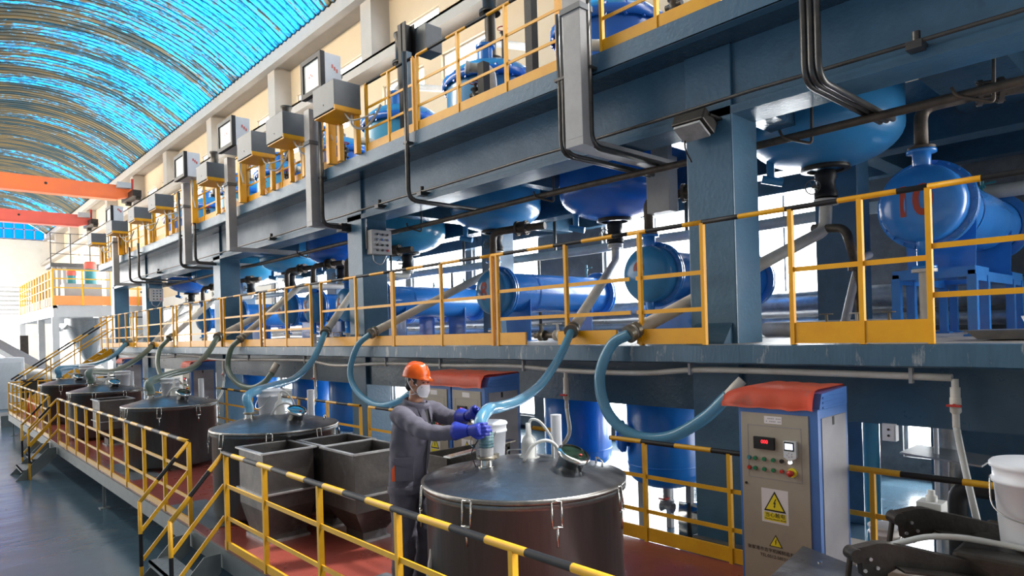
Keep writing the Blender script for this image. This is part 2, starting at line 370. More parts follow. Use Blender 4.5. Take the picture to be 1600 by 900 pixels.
def bent(pts, r, n=5):
    """polyline with rounded corners of radius r"""
    P = [Vector(p) for p in pts]; out = [P[0]]
    for i in range(1, len(P) - 1):
        a, b, c = P[i - 1], P[i], P[i + 1]; u = (a - b); v = (c - b); q = min(r, u.length * .49, v.length * .49)
        s, e = b + u.normalized() * q, b + v.normalized() * q
        for k in range(n + 1):
            t = k / n; out.append(s * (1 - t) ** 2 + b * 2 * t * (1 - t) + e * t * t)
    out.append(P[-1]); return out
def remeshed(mb, voxel, smooth=3, disp=0, dsize=.1):
    """turn overlapping shapes into one continuous surface"""
    me = bpy.data.meshes.new('tmp'); bmesh.ops.recalc_face_normals(mb.b, faces=mb.b.faces); mb.b.to_mesh(me); mb.b.free()
    o = bpy.data.objects.new('tmp', me); C.objects.link(o)
    m = o.modifiers.new('r', 'REMESH'); m.mode = 'VOXEL'; m.voxel_size = voxel; m.use_smooth_shade = True
    if smooth: q = o.modifiers.new('s', 'SMOOTH'); q.iterations = smooth; q.factor = .5
    dg = bpy.context.evaluated_depsgraph_get(); dg.update()
    me2 = bpy.data.meshes.new_from_object(o.evaluated_get(dg)); bpy.data.objects.remove(o)
    out = MB(); out.b.from_mesh(me2); bpy.data.meshes.remove(me2); bpy.data.meshes.remove(me)
    if disp:
        out.b.normal_update()
        for v in out.b.verts: v.co += v.normal * disp * noise.noise(v.co / dsize)
    for f in out.b.faces: f.smooth = True; f.material_index = 0
    return out
def text_mesh(txt, size, o, right, up, parent, name, m, out=.001, align='CENTER', sx=1, bold=0):
    """flat lettering lying on a surface, its centre at o"""
    cu = bpy.data.curves.new('t', 'FONT'); cu.body = txt; cu.size = size; cu.align_x = align; cu.align_y = 'CENTER'; cu.extrude = out; cu.offset = bold
    ob = bpy.data.objects.new('t', cu); C.objects.link(ob); dg = bpy.context.evaluated_depsgraph_get(); dg.update()
    me = bpy.data.meshes.new_from_object(ob.evaluated_get(dg)); bpy.data.objects.remove(ob)
    r = Vector(right).normalized(); u = Vector(up).normalized(); n = r.cross(u)
    mt = Matrix(((r.x, u.x, n.x, 0), (r.y, u.y, n.y, 0), (r.z, u.z, n.z, 0), (0, 0, 0, 1)))
    me.transform(Matrix.Diagonal((sx, 1, 1, 1))); me.transform(mt); me.transform(Matrix.Translation(Vector(o) - (wl(parent) if parent else Vector((0, 0, 0)))))
    me.materials.clear(); me.materials.append(M[m]); ob = bpy.data.objects.new(name, me); C.objects.link(ob); ob.parent = parent
    return ob
# ================================================================== STRUCTURE
RY = [3.14, 6.27, 9.0, 11.9, 14.8, 17.7, 20.6, 23.5, 26.4]       # reactors along the hall
COLY = [3.12, 9.99, 16.88, 23.72, 28.1]
b = MB(); b.box((-9, -8, -.12), (13, 92, 0)); b.build('floor', 'floor', kind='structure')
# red working platform
b = MB(); b.box((2.2, -1.2, .56), (5.0, 24, .62)); b.build('platform_floor', 'platform', kind='structure')
b = MB(); b.box((2.18, -1.2, .42), (2.24, 24.02, .60)); b.box((4.96, -1.2, .42), (5.02, 24.02, .60)); b.box((2.18, 23.98, .42), (5.02, 24.04, .6))
for y in range(-1, 24, 2): b.box((2.24, y, .46), (4.96, y + .06, .56))
b.build('platform_frame', 'platedge', kind='structure')
for i, y in enumerate((1.2, 12.0, 18.5, 23.7)):
    b = MB(); b.cyl((2.26, y, .012), (2.26, y, .45), .022, 10); b.box((2.19, y - .07, 0), (2.33, y + .07, .012))
    tag(b.build('platform_prop', 'platedge'), ['thin grey prop under the red platform, nearest the camera', 'thin grey prop with a foot plate under the red platform between the two short stairs',
        'thin grey prop under the red platform beyond the far short stair', 'dark prop under the far corner of the red platform'][i], 'prop')
# middle deck
b = MB(); b.box((5.42, -1.5, 2.26), (12, 28.6, 2.42)); b.build('middle_deck', 'deckgrey', kind='structure')
b = MB(); n = 120
prev = None
for i in range(n + 1):     # rough painted edge, a little uneven
    y = -1.5 + 30.1 * i / n; dx = .012 * noise.noise(Vector((y * 2, 0, 1))); dz = .010 * noise.noise(Vector((y * 3, 4, 1)))
    q = [b.b.verts.new(v) for v in ((5.44, y, 2.421 + dz * .3), (5.38 + dx, y, 2.415 + dz), (5.375 + dx, y, 2.26 + dz), (5.42, y, 2.245 + dz), (5.48, y, 2.245))]
    if prev:
        for k in range(4): b._f([prev[k], prev[k + 1], q[k + 1], q[k]], False)
    prev = q
b.build('middle_deck_edge', 'slab', kind='structure')
b = MB(); b.box((5.86, -1.5, 1.75), (6.14, 28.5, 2.26)); b.build('lower_girder', 'deepblue', kind='structure')
b = MB(); b.box((8.95, -1.5, 1.85), (9.25, 28.5, 2.26)); b.build('lower_rear_girder', 'deepblue', kind='structure')
# upper deck
b = MB(); b.box((5.42, -1.5, 5.27), (7.05, 28.4, 5.46)); b.box((8.95, -1.5, 5.27), (12, 28.4, 5.46))
ed = [-1.5]
for y in RY: ed += [y - .9, y + .9]
ed.append(28.4)
for a, c in zip(ed[::2], ed[1::2]): b.box((7.05, a, 5.27), (8.95, c, 5.46))
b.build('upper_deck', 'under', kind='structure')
b = MB(); b.box((5.38, -1.5, 5.26), (5.43, 28.42, 5.475)); b.box((5.38, -1.5, 5.262), (5.5, 28.42, 5.275)); b.build('upper_deck_edge', 'steelblue', kind='structure')
b = MB(); b.box((5.84, -1.5, 4.62), (6.2, 28.3, 5.27)); b.box((5.80, -1.5, 4.60), (6.24, 28.3, 4.68)); b.build('upper_girder', 'steelblue', kind='structure')
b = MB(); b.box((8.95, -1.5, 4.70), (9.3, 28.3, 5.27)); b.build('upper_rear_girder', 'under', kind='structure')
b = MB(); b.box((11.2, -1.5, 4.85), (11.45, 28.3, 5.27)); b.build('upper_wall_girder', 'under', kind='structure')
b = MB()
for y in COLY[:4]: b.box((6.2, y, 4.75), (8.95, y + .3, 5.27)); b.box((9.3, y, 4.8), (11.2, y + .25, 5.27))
b.box((6.2, 1.25, 4.92), (8.95, 1.95, 5.27))
for y in (4.75, 7.6, 13.3, 19.1, 22.0): b.box((6.2, y - .1, 4.95), (8.95, y + .1, 5.27))
b.build('upper_cross_beams', 'under', kind='structure')
CL = ['thick blue column right of the nine-numbered condenser, nearest the camera', 'thick blue column carrying the grey push-button box with four rows of buttons', 'third blue front column counted from the camera',
      'blue front column with a small grey box on it, far down the decks', 'last blue column at the far end of the decks']
for i, y in enumerate(COLY):
    t = thing('support_column', CL[i], 'column', (6.05, y + .25, 0), 'blue columns of the deck frame')
    b = MB(); b.box((5.80, y, 0), (6.29, y + .5, 5.27), bev=.012); b.build('shaft', 'steelblue', t)
    b = MB(); b.box((5.76, y - .04, 0), (6.33, y + .54, .5), bev=.02); b.build('plinth', 'darkpanel', t)
    if i < 4:
        b = MB(); b.prism([(5.8, y + .05, 2.42), (5.8, y + .05, 2.62), (5.62, y + .05, 2.42)], (0, .4, 0)); b.build('base_gusset', 'deepblue', t)
for i, y in enumerate(COLY[:4]):
    b = MB(); b.box((8.92, y, 0), (9.35, y + .53, 5.27), bev=.012)
    tag(b.build('rear_column', 'steelblue'), ['blue rear column behind the ten-numbered condenser, nearest the camera', 'blue rear column seen behind the eight-numbered condenser', 'third blue rear column down the hall', 'farthest blue rear column'][i], 'column', 'blue columns of the deck frame')

# walls with openings
def wall(name, axis, at, th, u0, u1, z0, z1, opens, m):
    us = sorted({u0, u1} | {o[0] for o in opens} | {o[1] for o in opens}); zs = sorted({z0, z1} | {o[2] for o in opens} | {o[3] for o in opens})
    us = [u for u in us if u0 <= u <= u1]; zs = [z for z in zs if z0 <= z <= z1]
    b = MB()
    for z, zz in zip(zs, zs[1:]):
        run = None
        for u, uu in list(zip(us, us[1:])) + [(None, None)]:
            solid = u is not None and not any(o[0] <= u and uu <= o[1] and o[2] <= z and zz <= o[3] for o in opens)
            if solid: run = [run[0], uu] if run else [u, uu]
            elif run:
                if axis == 'x': b.box((at, run[0], z), (at + th, run[1], zz))
                else: b.box((run[0], at, z), (run[1], at + th, zz))
                run = None
    return b.build(name, m, kind='structure')
WN = [0]
def window(axis, at, u0, u1, z0, z1, nu=2, nz=1, fm='creamgrey', gm='glass', fr=.05):
    WN[0] += 1; b = MB()
    def bx(a, c, z, zz, dd=.06):
        if axis == 'x': b.box((at, a, z), (at + dd, c, zz))
        else: b.box((a, at, z), (c, at + dd, zz))
    bx(u0, u1, z0, z0 + fr); bx(u0, u1, z1 - fr, z1); bx(u0, u0 + fr, z0 + fr, z1 - fr); bx(u1 - fr, u1, z0 + fr, z1 - fr)
    for i in range(1, nu): u = u0 + (u1 - u0) * i / nu; bx(u - fr * .35, u + fr * .35, z0 + fr, z1 - fr, .05)
    for i in range(1, nz): z = z0 + (z1 - z0) * i / nz; bx(u0 + fr, u1 - fr, z - fr * .35, z + fr * .35, .04)
    o = b.build('window_%d' % WN[0], fm, kind='structure')
    g = MB()
    if axis == 'x': g.box((at + .025, u0 + .01, z0 + .01), (at + .031, u1 - .01, z1 - .01))
    else: g.box((u0 + .01, at + .025, z0 + .01), (u1 - .01, at + .031, z1 - .01))
    g.build('pane', gm, o)
WX = 12.0
low = []        # openings behind the decks
for (a, c) in ((4.45, 6.6), (6.95, 9.8), (11.9, 14.6), (14.9, 17.7), (18.0, 21.0), (21.4, 24.4), (24.8, 28.4)): low.append((a, c, 2.75, 5.1))
for (a, c) in ((1.0, 3.6), (4.4, 7.0), (7.6, 10.4), (12.2, 15.0), (16.0, 19.0), (20.0, 23.5), (24.5, 28)): low.append((a, c, .35, 2.15))
up = []
for k in range(9):
    a = 4.1 + 8 * k + .35
    up += [(a + .6, a + 6.7, 6.6, 9.2), (a + .9, a + 3.3, 10.2, 10.95), (a + 4.2, a + 6.6, 10.2, 10.95)]
wall('wall_back', 'x', WX, .25, -2, 28.6, 0, 5.3, low, 'darkpanel')
wall('wall_back_upper', 'x', WX, .25, -2, 90, 5.3, 12.2, up, 'cream')
lw2 = [(32 + 8 * k, 37.5 + 8 * k, .9, 4.6) for k in range(7)]
wall('wall_back_far', 'x', WX, .25, 28.6, 90, 0, 5.3, lw2, 'whitewall')
rec = []
b = MB(); b.box((WX, -2, 14.35), (WX + 1.0, 90, 15.12))
for k in range(12): y = -4.1 + 8 * k - .25; b.box((WX, max(-2, y), 12.2), (WX + .75, y + .7, 14.35)) if y + .7 > -2 else None
b.box((WX, -2, 12.05), (WX + .75, 90, 12.2)); b.build('trim_1', 'creamgrey', kind='structure')
for k in range(12):
    a = -4.1 + 8 * k; rec += [(a + 1.2, a + 3.6, 12.42, 13.1), (a + 4.9, a + 7.2, 12.42, 13.1)]
rec = [r for r in rec if r[0] > -2 and r[1] < 90]
wall('wall_back_clerestory', 'x', WX + .75, .2, -2, 90, 12.2, 14.35, rec, 'cream')
for r in low: window('x', WX + .1, *r, nu=2, nz=1, fm='gantrygrey')
for r in lw2: window('x', WX + .1, *r, nu=4, nz=2)
for r in up:
    if r[1] < 90: window('x', WX + .1, *r, nu=3 if r[1] - r[0] > 4 else 1, nz=1)
for r in rec: window('x', WX + .82, *r, nu=1)
# end wall with the blue lunette
wall('wall_end', 'y', 90, .3, -3, 12.9, 0, 14.3, [(-2, 9.2, .2, 5.2), (-2, 10.6, 6.0, 9.0)], 'whitewall')
b = MB()
for z in (6.0, 6.5, 7.0, 7.5, 8.0, 8.5, 9.0): b.box((-2, 90.05, z - .12), (10.6, 90.15, z + .12))
b.build('window_90', 'gantrygrey', kind='structure')
RC, RR, RX = 17.15 - 9.6, 9.6, 5.95
b = MB(); hw = 5.9
for i in range(14):
    x = RX - hw + 2 * hw * i / 13; z = RC + math.sqrt(RR ** 2 - (x - RX) ** 2)
    b.box((x - .05, 90, 14.3), (x + .05, 90.12, z))
for z in (14.3, 15.4, 16.4): h = math.sqrt(max(0, RR ** 2 - (z - RC) ** 2)); h = min(h, 6.2); b.box((RX - h, 90, z - .05), (RX + h, 90.1, z + .05))
wl_ = b.build('window_91', 'gantrygrey', kind='structure')
M['bluepane'] = mat('blue_tinted_sheet', (.02, .25, .6), (.03, .4, .75), 1.5, .3)
nt = M['bluepane'].node_tree; o_ = nt.nodes['Material Output']; t_ = nt.nodes.new('ShaderNodeBsdfTranslucent'); t_.inputs[0].default_value = (.03, .33, .75, 1); nt.links.new(t_.outputs[0], o_.inputs[0])
b = MB(); arc = [(RX + hw * (1 - 2 * i / 24)) for i in range(25)]
b.prism([(RX - hw, 90.06, 14.3)] + [(x, 90.06, RC + math.sqrt(RR ** 2 - (x - RX) ** 2)) for x in arc[::-1]] + [(RX + hw, 90.06, 14.3)], (0, .02, 0)); b.build('pane', 'bluepane', wl_)
# arched corrugated roof
def roof():
    b = MB(); nx, y0, y1, st = 44, 4.0, 90.0, .105
    a0, a1 = math.asin((12.02 - RX) / RR), math.asin((-.5 - RX) / RR)
    ny = int((y1 - y0) / st); uvs = {}; rows = []
    for j in range(ny + 1):
        y = y0 + (y1 - y0) * j / ny; row = []
        for i in range(nx + 1):
            a = a0 + (a1 - a0) * i / nx; r = RR + .03 * math.sin(y * 2 * PI / .42) + .012 * noise.noise(Vector((i * .6, y * .4, 0)))
            v = b.b.verts.new((RX + r * math.sin(a), y, RC + r * math.cos(a))); row.append(v); uvs[v] = ((a - a1) * RR, y)
        rows.append(row)
    uvl = b.b.loops.layers.uv.new('UVMap')
    for A, B in zip(rows, rows[1:]):
        for i in range(nx):
            f = b.b.faces.new([A[i], A[i + 1], B[i + 1], B[i]]); f.smooth = True
            for l in f.loops: l[uvl].uv = uvs[l.vert]
    me = bpy.data.meshes.new('roof'); b.b.to_mesh(me); me.materials.append(M['roof']); o = bpy.data.objects.new('ceiling', me); C.objects.link(o); o['kind'] = 'structure'
roof()
b = MB(); b.box((11.7, -2, 14.2), (12.0, 90, 14.36)); b.build('trim_2', 'creamgrey', kind='structure')
# ================================================================== RAILINGS
def stripe_tube(p, q, r, pitch, phase=0, first=0):
    p, q = Vector(p), Vector(q); L = (q - p).length; ts = [0]; x = phase if phase > 0 else pitch
    while x < L: ts.append(x / L); x += pitch
    ts.append(1); mats = [(i + first) % 2 for i in range(len(ts) - 1)]
    return MB().tube([p.lerp(q, t) for t in ts], r, 10, mats=[mats[0]] + mats[1:] + [0])
def guard_rail(label, A, B, h, ts, mids, kick=0, kickt=.02, pitch=.4, m='yellow', group=None, pw=.04, hr=.022, phase=0, first=0, kparts=None, midw=.035, stripes=True, kr=((0, 1),), hx=0):
    A, B = Vector(A), Vector(B); t = thing('guard_rail', label, 'railing', (A + B) / 2, group); up = Vector((0, 0, h)); d = (B - A)
    hb = stripe_tube(A + up, B + up + d.normalized() * hx, hr, pitch, phase, first); hb.build('handrail', [m, 'black'] if stripes else [m, m], t)
    for k in mids:
        b = MB(); b.bar(A + Vector((0, 0, k)), B + Vector((0, 0, k)), .012, midw); b.build('mid_rail', m, t)
    for s in ts:
        p = A + d * s; b = MB(); b.bar(p, p + Vector((0, 0, h - .01)), pw, pw * .8, up=d); b.build('post', m, t)
    for ka, kb in (kr if kick else ()): b = MB(); k_ = Vector((0, 0, kick / 2 + .01)); b.bar(A + d * ka + k_, A + d * kb + k_, kickt, kick); b.build('kick_plate', m, t)
    return t
G1 = 'striped rails along the near edge of the red platform'
guard_rail('yellow black-banded rail along the red platform, in front of the worker', (2.2, -1.1, .62), (2.2, 6.46, .62), .9, [x / 7.56 for x in (.4, 1.45, 2.5, 3.52, 4.56, 5.6, 6.6, 7.5)], (.3, .6), .07, pitch=.3, group=G1, phase=.12)
guard_rail('long yellow rail along the red platform between the near and far short stairs', (2.2, 7.5, .62), (2.2, 15.6, .62), .9, [i / 9 for i in range(10)], (.3, .6), .07, pitch=.34, group=G1, first=0)
guard_rail('short yellow rail at the far end of the red platform, beyond the far short stair', (2.2, 16.7, .62), (2.2, 23.95, .62), .9, [i / 8 for i in range(9)], (.3, .6), .07, pitch=.34, group=G1)
guard_rail('yellow rail closing the far end of the red platform', (2.2, 23.95, .62), (5.0, 23.95, .62), .9, [i / 4 for i in range(5)], (.3, .6), .07, pitch=.34)
G2 = 'striped rails along the inner edge of the red platform'
yy = [-1.1, 2.68, 4.1, 5.4]
guard_rail('yellow rail behind the nearest tank and the control cabinet', (5.0, -1.1, .62), (5.0, 4.05, .62), .92, [x / 5.15 for x in (.3, 1.55, 2.8, 3.9, 4.75)], (.28, .6), .12, pitch=.36, group=G2, phase=.1)
guard_rail('yellow rail behind the worker and the twin cabinets', (5.0, 4.75, .62), (5.0, 8.55, .62), .92, [i / 4 for i in range(5)], (.28, .6), .1, pitch=.36, group=G2)
guard_rail('yellow rail behind the second tank', (5.0, 8.8, .62), (5.0, 13.0, .62), .92, [i / 4 for i in range(5)], (.28, .6), .1, pitch=.36, group=G2)
guard_rail('yellow rail behind the third and fourth tanks', (5.0, 13.2, .62), (5.0, 23.9, .62), .92, [i / 9 for i in range(10)], (.28, .6), .1, pitch=.36, group=G2)
# middle deck front rails: sections with gaps where the hoses pass
G3 = 'yellow rail sections along the middle deck'
segs = [(-1.2, 1.40, 'open-bottomed yellow rail section in front of the ten-numbered condenser legs', [.02, .45], (.35, .70), 0, .26),
        (1.42, 2.42, 'yellow rail section with a deep kick plate right of the nearest column', [0, .46, 1], (.62,), .17, 0),
        (3.24, 4.0, 'yellow rail section with a kick plate just left of the nearest column', [0, .93], (.33, .67), .15, 0),
        (4.08, 6.1, 'yellow rail section above the hose that the worker holds', [.43, 1], (.33, .67), .15, 0),
        (6.2, 8.46, 'yellow rail section in front of the eight-numbered condenser', [0, .47, 1], (.62,), .15, 0),
        (8.5, 10.8, 'yellow rail section in front of the column with the push-button box', [0, .47, 1], (.62,), .15, 0),
        (11.2, 13.3, 'fourth yellow rail section left of the nearest column', [0, .5, 1], (.33, .67), .15, 0),
        (13.5, 15.6, 'fifth yellow rail section left of the nearest column', [0, .5, 1], (.33, .67), .15, 0),
        (15.8, 19.2, 'yellow rail section in front of the third column', [0, .33, .66, 1], (.33, .67), .15, 0),
        (19.5, 23.4, 'yellow rail section between the third and fourth columns', [0, .3, .65, 1], (.33, .67), .15, 0),
        (23.8, 28.5, 'last yellow rail section at the far end of the middle deck', [0, .2, .4, .6, .8, 1], (.33, .67), .15, 0)]
for i, (a, c, l, ts, mids, kick, _) in enumerate(segs):
    guard_rail(l, (5.42, a, 2.42), (5.42, c, 2.42), 1.13, ts, mids, kick, .025, pitch=.42, m='yellow_strong', group=G3, first=i % 2, pw=.045, phase=.2, midw=.04, kr=((.09, .5), (.76, 1)) if i == 3 else ((0, 1),), hx=max(0, segs[i + 1][0] - c) if i + 1 < len(segs) else 0)
guard_rail('short yellow rail across the far end of the middle deck', (5.42, 28.5, 2.42), (7.4, 28.5, 2.42), 1.13, [.5, 1], (.33, .67), .15, m='yellow_strong')
# upper deck rails
G4 = 'yellow rail sections along the upper deck'
us = [(-1.2, 2.9, 'nearest the camera at the top of the picture'), (3.0, 4.35, 'right of the nearest grey trunking'), (4.9, 7.7, 'between the nearest grey trunking and the black steel mast'),
      (7.8, 9.1, 'beside the black steel mast'), (10.0, 11.2, 'under the second grey control box'), (11.4, 14.0, 'under the third grey control box'), (14.2, 17.6, 'between the two middle white display boxes'),
      (17.8, 21.0, 'under the fourth grey control box'), (21.2, 24.6, 'near the farthest white display box'), (24.8, 28.3, 'at the far end')]
for i, (a, c, l) in enumerate(us):
    n = max(2, round((c - a) / .95))
    guard_rail('yellow upper deck rail section ' + l, (5.43, a, 5.475), (5.43, c, 5.475), 1.08, [k / n for k in range(n + 1)], (.36, .70), .13, .02, pitch=.42, m='yellow_strong', group=G4, first=i % 2, pw=.045, midw=.035)
# short stairs from the platform down to the floor
def short_stair(label, y0, y1):
    t = thing('short_stair', label, 'stairs', (1.95, (y0 + y1) / 2, 0))
    for y in (y0 + .06, y1 - .06):
        b = MB(); b.prism([(2.17, y, .56), (2.17, y, .38), (1.72, y, 0), (1.50, y, 0), (2.02, y, .56)], (0, .012, 0)); b.build('stringer', 'platedge', t)
    for k in range(2):
        z = .19 + .19 * k; x = 1.72 + .17 * k
        b = MB(); b.box((x - .12, y0 + .07, z - .02), (x + .10, y1 - .06, z)); b.box((x - .12, y0 + .07, z - .05), (x - .10, y1 - .06, z)); b.build('tread', 'treadgrey', t)
    for y in (y0, y1):
        r = thing_part('stair_rail', t, (1.95, y, 0))
        stripe_tube((2.2, y, 1.52), (1.72, y, .97), .02, .27, .2, 0).build('handrail', ['yellow', 'black'], r)
        b = MB(); b.bar((2.2, y, 1.22), (1.73, y, .68), .012, .035); b.build('mid_rail', 'yellow', r)
        b = MB(); b.bar((2.2, y, .92), (1.73, y, .38), .012, .035); b.build('lower_rail', 'yellow', r)
        stripe_tube((1.72, y, .98), (1.72, y, 0.0), .02, .33, .33, 0).build('newel_post', ['yellow', 'black'], r)
    return t
def thing_part(name, parent, loc):
    o = bpy.data.objects.new(name, None); C.objects.link(o); o.parent = parent; o.location = Vector(loc) - wl(parent); o.empty_display_size = .1; return o
short_stair('short two-tread stair with striped yellow rails off the red platform, nearer one', 6.46, 7.5)
short_stair('short two-tread stair with striped yellow rails off the red platform, farther one', 15.65, 16.65)
# stair from the far end of the platform up to the middle deck
t = thing('deck_stair', 'steep yellow-railed stair climbing to the far end of the middle deck', 'stairs', (4, 27, 0))
for y in (26.6, 27.6):
    b = MB(); b.bar((5.4, y, 2.32), (2.6, y, .35), .03, .2); b.build('stringer', 'yellow', t)
    for k in (1.0, .62):
        (stripe_tube((5.4, y, 2.42 + k), (2.6, y, .45 + k), .026, .45, .45) if k == 1.0 else MB().bar((5.4, y, 2.42 + k), (2.6, y, .45 + k), .015, .04)).build('stair_handrail', ['yellow', 'black'], t)
    for s in (.05, .35, .65, .95):
        x = 5.4 - 2.8 * s; z = 2.35 - 1.97 * s; b = MB(); b.bar((x, y, z), (x, y, z + 1.05), .04, .03, up=(1, 0, 0)); b.build('post', 'yellow', t)
for k in range(9):
    s = (k + .5) / 9; b = MB(); b.box((5.4 - 2.8 * s - .13, 26.62, 2.3 - 1.97 * s), (5.4 - 2.8 * s + .13, 27.58, 2.33 - 1.97 * s)); b.build('tread', 'treadgrey', t)
b = MB(); b.box((2.2, 26.4, 0), (2.7, 27.8, .36)); b.build('landing_block', 'platedge', t)

# ================================================================== TANKS
TANKX = 3.12
def latch(parent, a, r, z):
    c, s = math.cos(a), math.sin(a); P = lambda rr, t, h: Vector((rr * c - t * s, rr * s + t * c, h)) + wl(parent)
    b = MB()
    b.tube([P(r + .03, -.03, z + .02), P(r + .045, -.03, z - .13)], .006, 6); b.tube([P(r + .03, .03, z + .02), P(r + .045, .03, z - .13)], .006, 6)
    b.tube([P(r + .03, -.03, z + .02), P(r + .03, .03, z + .02)], .007, 6)
    l = b.build('latch', 'chrome', parent)
    b = MB(); b.tube([P(r + .045, -.03, z - .13), P(r + .045, .03, z - .13)], .009, 6); b.tube([P(r + .045, 0, z - .12), P(r + .04, 0, z - .25)], .007, 6); b.build('handle', 'chrome', l)
    return l
def make_tank(kind):
    """round steel mixing tank, origin at its foot"""
    t = thing('mixing_tank', '', 'tank', (0, 0, 0)); H = .95; r = .67
    b = MB(); b.lathe([(0, .05), (r - .03, .05), (r, .08), (r, H - .03), (r + .015, H - .03), (r + .03, H - .02), (r + .03, H)], seg=72); b.build('body', 'stainless', t)
    b = MB(); b.lathe([(r + .0, H - .035), (r + .028, H - .03), (r + .03, H - .003), (r, H)], seg=72)
    b.lathe([(r - .02, H + .004), (r + .032, H + .004), (r + .032, H + .028), (r - .01, H + .034)], seg=72); b.build('rim', 'rim', t)
    b = MB(); b.lathe([(r + .01, H + .032), (.55, H + .065), (.35, H + .115), (.15, H + .145), (0, H + .15)], seg=72); b.build('lid', 'lid', t)
    for k in range(8): latch(t, k * PI / 4 + .30, r, H)
    for k in range(3):
        a = k * 2 * PI / 3 + .6; b = MB(); b.cyl((.55 * math.cos(a), .55 * math.sin(a), 0), (.55 * math.cos(a), .55 * math.sin(a), .06), .045, 12); b.build('foot', 'darksteel', t)
    # feed neck with its clamp ring
    n = Vector((-.26, .08, 0)); b = MB()
    b.cyl(n + Vector((0, 0, H + .07)), n + Vector((0, 0, H + .13)), .062, 24); b.cyl(n + Vector((0, 0, H + .13)), n + Vector((0, 0, H + .20)), .045, 24)
    fn = b.build('feed_neck', 'chrome', t)
    b = MB(); b.lathe([(.05, 0), (.066, .004), (.066, .022), (.05, .026)], n + Vector((0, 0, H + .17)), seg=24)
    b.box(n + Vector((.06, -.015, H + .165)), n + Vector((.10, .015, H + .2))); b.build('clamp_ring', 'clamp', fn)
    # filter socket, sight glass, handles
    b = MB(); b.lathe([(.07, 0), (.075, .012), (.056, .02), (.054, .11), (.046, .14), (.022, .17), (.018, .25), (.0, .252)], (0.06, .0, H + .135), seg=12); b.build('filter_cap', 'whitetube', t)
    ax = Vector((.02, -.43, .88)).normalized(); o = Vector((.08, -.34, H + .09)); b = MB()
    b.lathe([(.085, -.03), (.085, .12), (.108, .12), (.112, .13), (.108, .145), (.09, .15)], o, ax, 32); sg = b.build('sight_port', 'chrome', t)
    b = MB(); b.lathe([(0, .140), (.091, .142)], o, ax, 28); b.build('sight_glass', 'sight', sg)
    b = MB(); b.ell(o + ax * .14 + Vector((.03, -.03, -.01)), (.012, .012, .008)); b.build('red_float', 'ledred' if 0 else 'btnred', sg)
    b = MB(); b.tube(spline([o + Vector((.04, .10, .02)), o + Vector((.05, .14, .14)), o + Vector((-.02, .17, .19)), o + Vector((-.10, .22, .16)), o + Vector((-.16, .25, .06))]), .012, 10); b.build('vent_hose', 'whitetube', t)
    b = MB(); b.tube(spline([(.06, 0, H + .37), (.08, -.02, H + .41), (.13, -.06, H + .38), (.19, -.10, H + .26), (.20, -.10, H + .12)]), .010, 10); b.build('air_hose', 'whitetube', t)
    for a, rr in ((-.55, .55), (.9, .55)):
        c = Vector((rr * math.cos(a), rr * math.sin(a), H + .06)); tt = Vector((-math.sin(a), math.cos(a), 0)) * .07
        b = MB(); b.tube(bent([c - tt, c - tt + Vector((0, 0, .05)), c + tt + Vector((0, 0, .05)), c + tt], .02), .006, 8); b.build('lifting_handle', 'chrome', t)
    b = MB(); b.cyl((.53, .18, H + .05), (.53, .18, H + .38), .042, 20); b.build('vent_pipe', 'bucket', t)
    return t
tank = make_tank(0)
TL = ['round steel mixing tank in front of the worker, its hose in his hands', 'round steel mixing tank behind the three square hoppers, second from the camera', 'round steel mixing tank third from the camera, beside the open stretch of red floor',
      'round steel mixing tank fourth from the camera, behind a single square hopper', 'farthest round steel mixing tank, near the deck stair']
TY = [3.3, 7.44, 11.5, 16.11, 19.95]
tanks = []
for i, y in enumerate(TY):
    o = tank if i == 0 else copy_tree(tank)
    o.location = (TANKX, y, .62); o['label'] = TL[i]; o['group'] = 'round mixing tanks'; tanks.append(o)
# buckets
def make_bucket(label, loc, s=1.0, lidded=True):
    t = thing('plastic_bucket', label, 'bucket', loc); L = Vector(loc)
    b = MB(); b.lathe([(0, 0), (.12 * s, 0), (.125 * s, .01), (.145 * s, .27 * s), (.155 * s, .27 * s), (.155 * s, .285 * s), (.148 * s, .29 * s), (.15 * s, .33 * s), (.16 * s, .335 * s), (.16 * s, .35 * s)] + ([(.15 * s, .36 * s), (0, .36 * s)] if lidded else [(.146 * s, .345 * s), (.122 * s, .02), (0, .015)]), L, seg=40)
    b.build('bucket_body', 'bucket', t)
    b = MB(); b.tube(spline([L + Vector((-.05, -.15, .29)) * s, L + Vector((-.13, -.12, .17)) * s, L + Vector((-.16, 0, .13)) * s, L + Vector((-.13, .12, .17)) * s, L + Vector((-.05, .15, .29)) * s]), .004, 6); b.build('bail_handle', 'chrome', t)
    return t
H0 = .62 + .95
t = thing('steel_trough', 'dark steel trough with a shiny sloping lip between the worker and the twin cabinets', 'trough', (3.45, 4.3, .62))
b = MB(); b.prism([(3.1, 4.12, 1.62), (3.75, 4.12, 1.62), (3.7, 4.12, 1.36), (3.15, 4.12, 1.36)], (0, .02, 0)); b.prism([(3.1, 4.45, 1.62), (3.75, 4.45, 1.62), (3.7, 4.45, 1.36), (3.15, 4.45, 1.36)], (0, .02, 0)); b.box((3.15, 4.14, 1.36), (3.7, 4.45, 1.38)); b.box((3.08, 4.12, 1.36), (3.11, 4.47, 1.62)); b.box((3.72, 4.12, 1.36), (3.75, 4.47, 1.66)); b.build('trough_body', 'darksteel', t)
b = MB(); b.prism([(3.08, 4.08, 1.625), (3.78, 4.08, 1.665), (3.78, 4.16, 1.665), (3.08, 4.16, 1.625)], (0, 0, .012)); b.build('lip', 'chrome', t)
for x in (3.18, 3.66):
    for y in (4.16, 4.42): b = MB(); b.box((x - .02, y - .02, .62), (x + .02, y + .02, 1.36)); b.build('trough_leg', 'hopperedge', t)
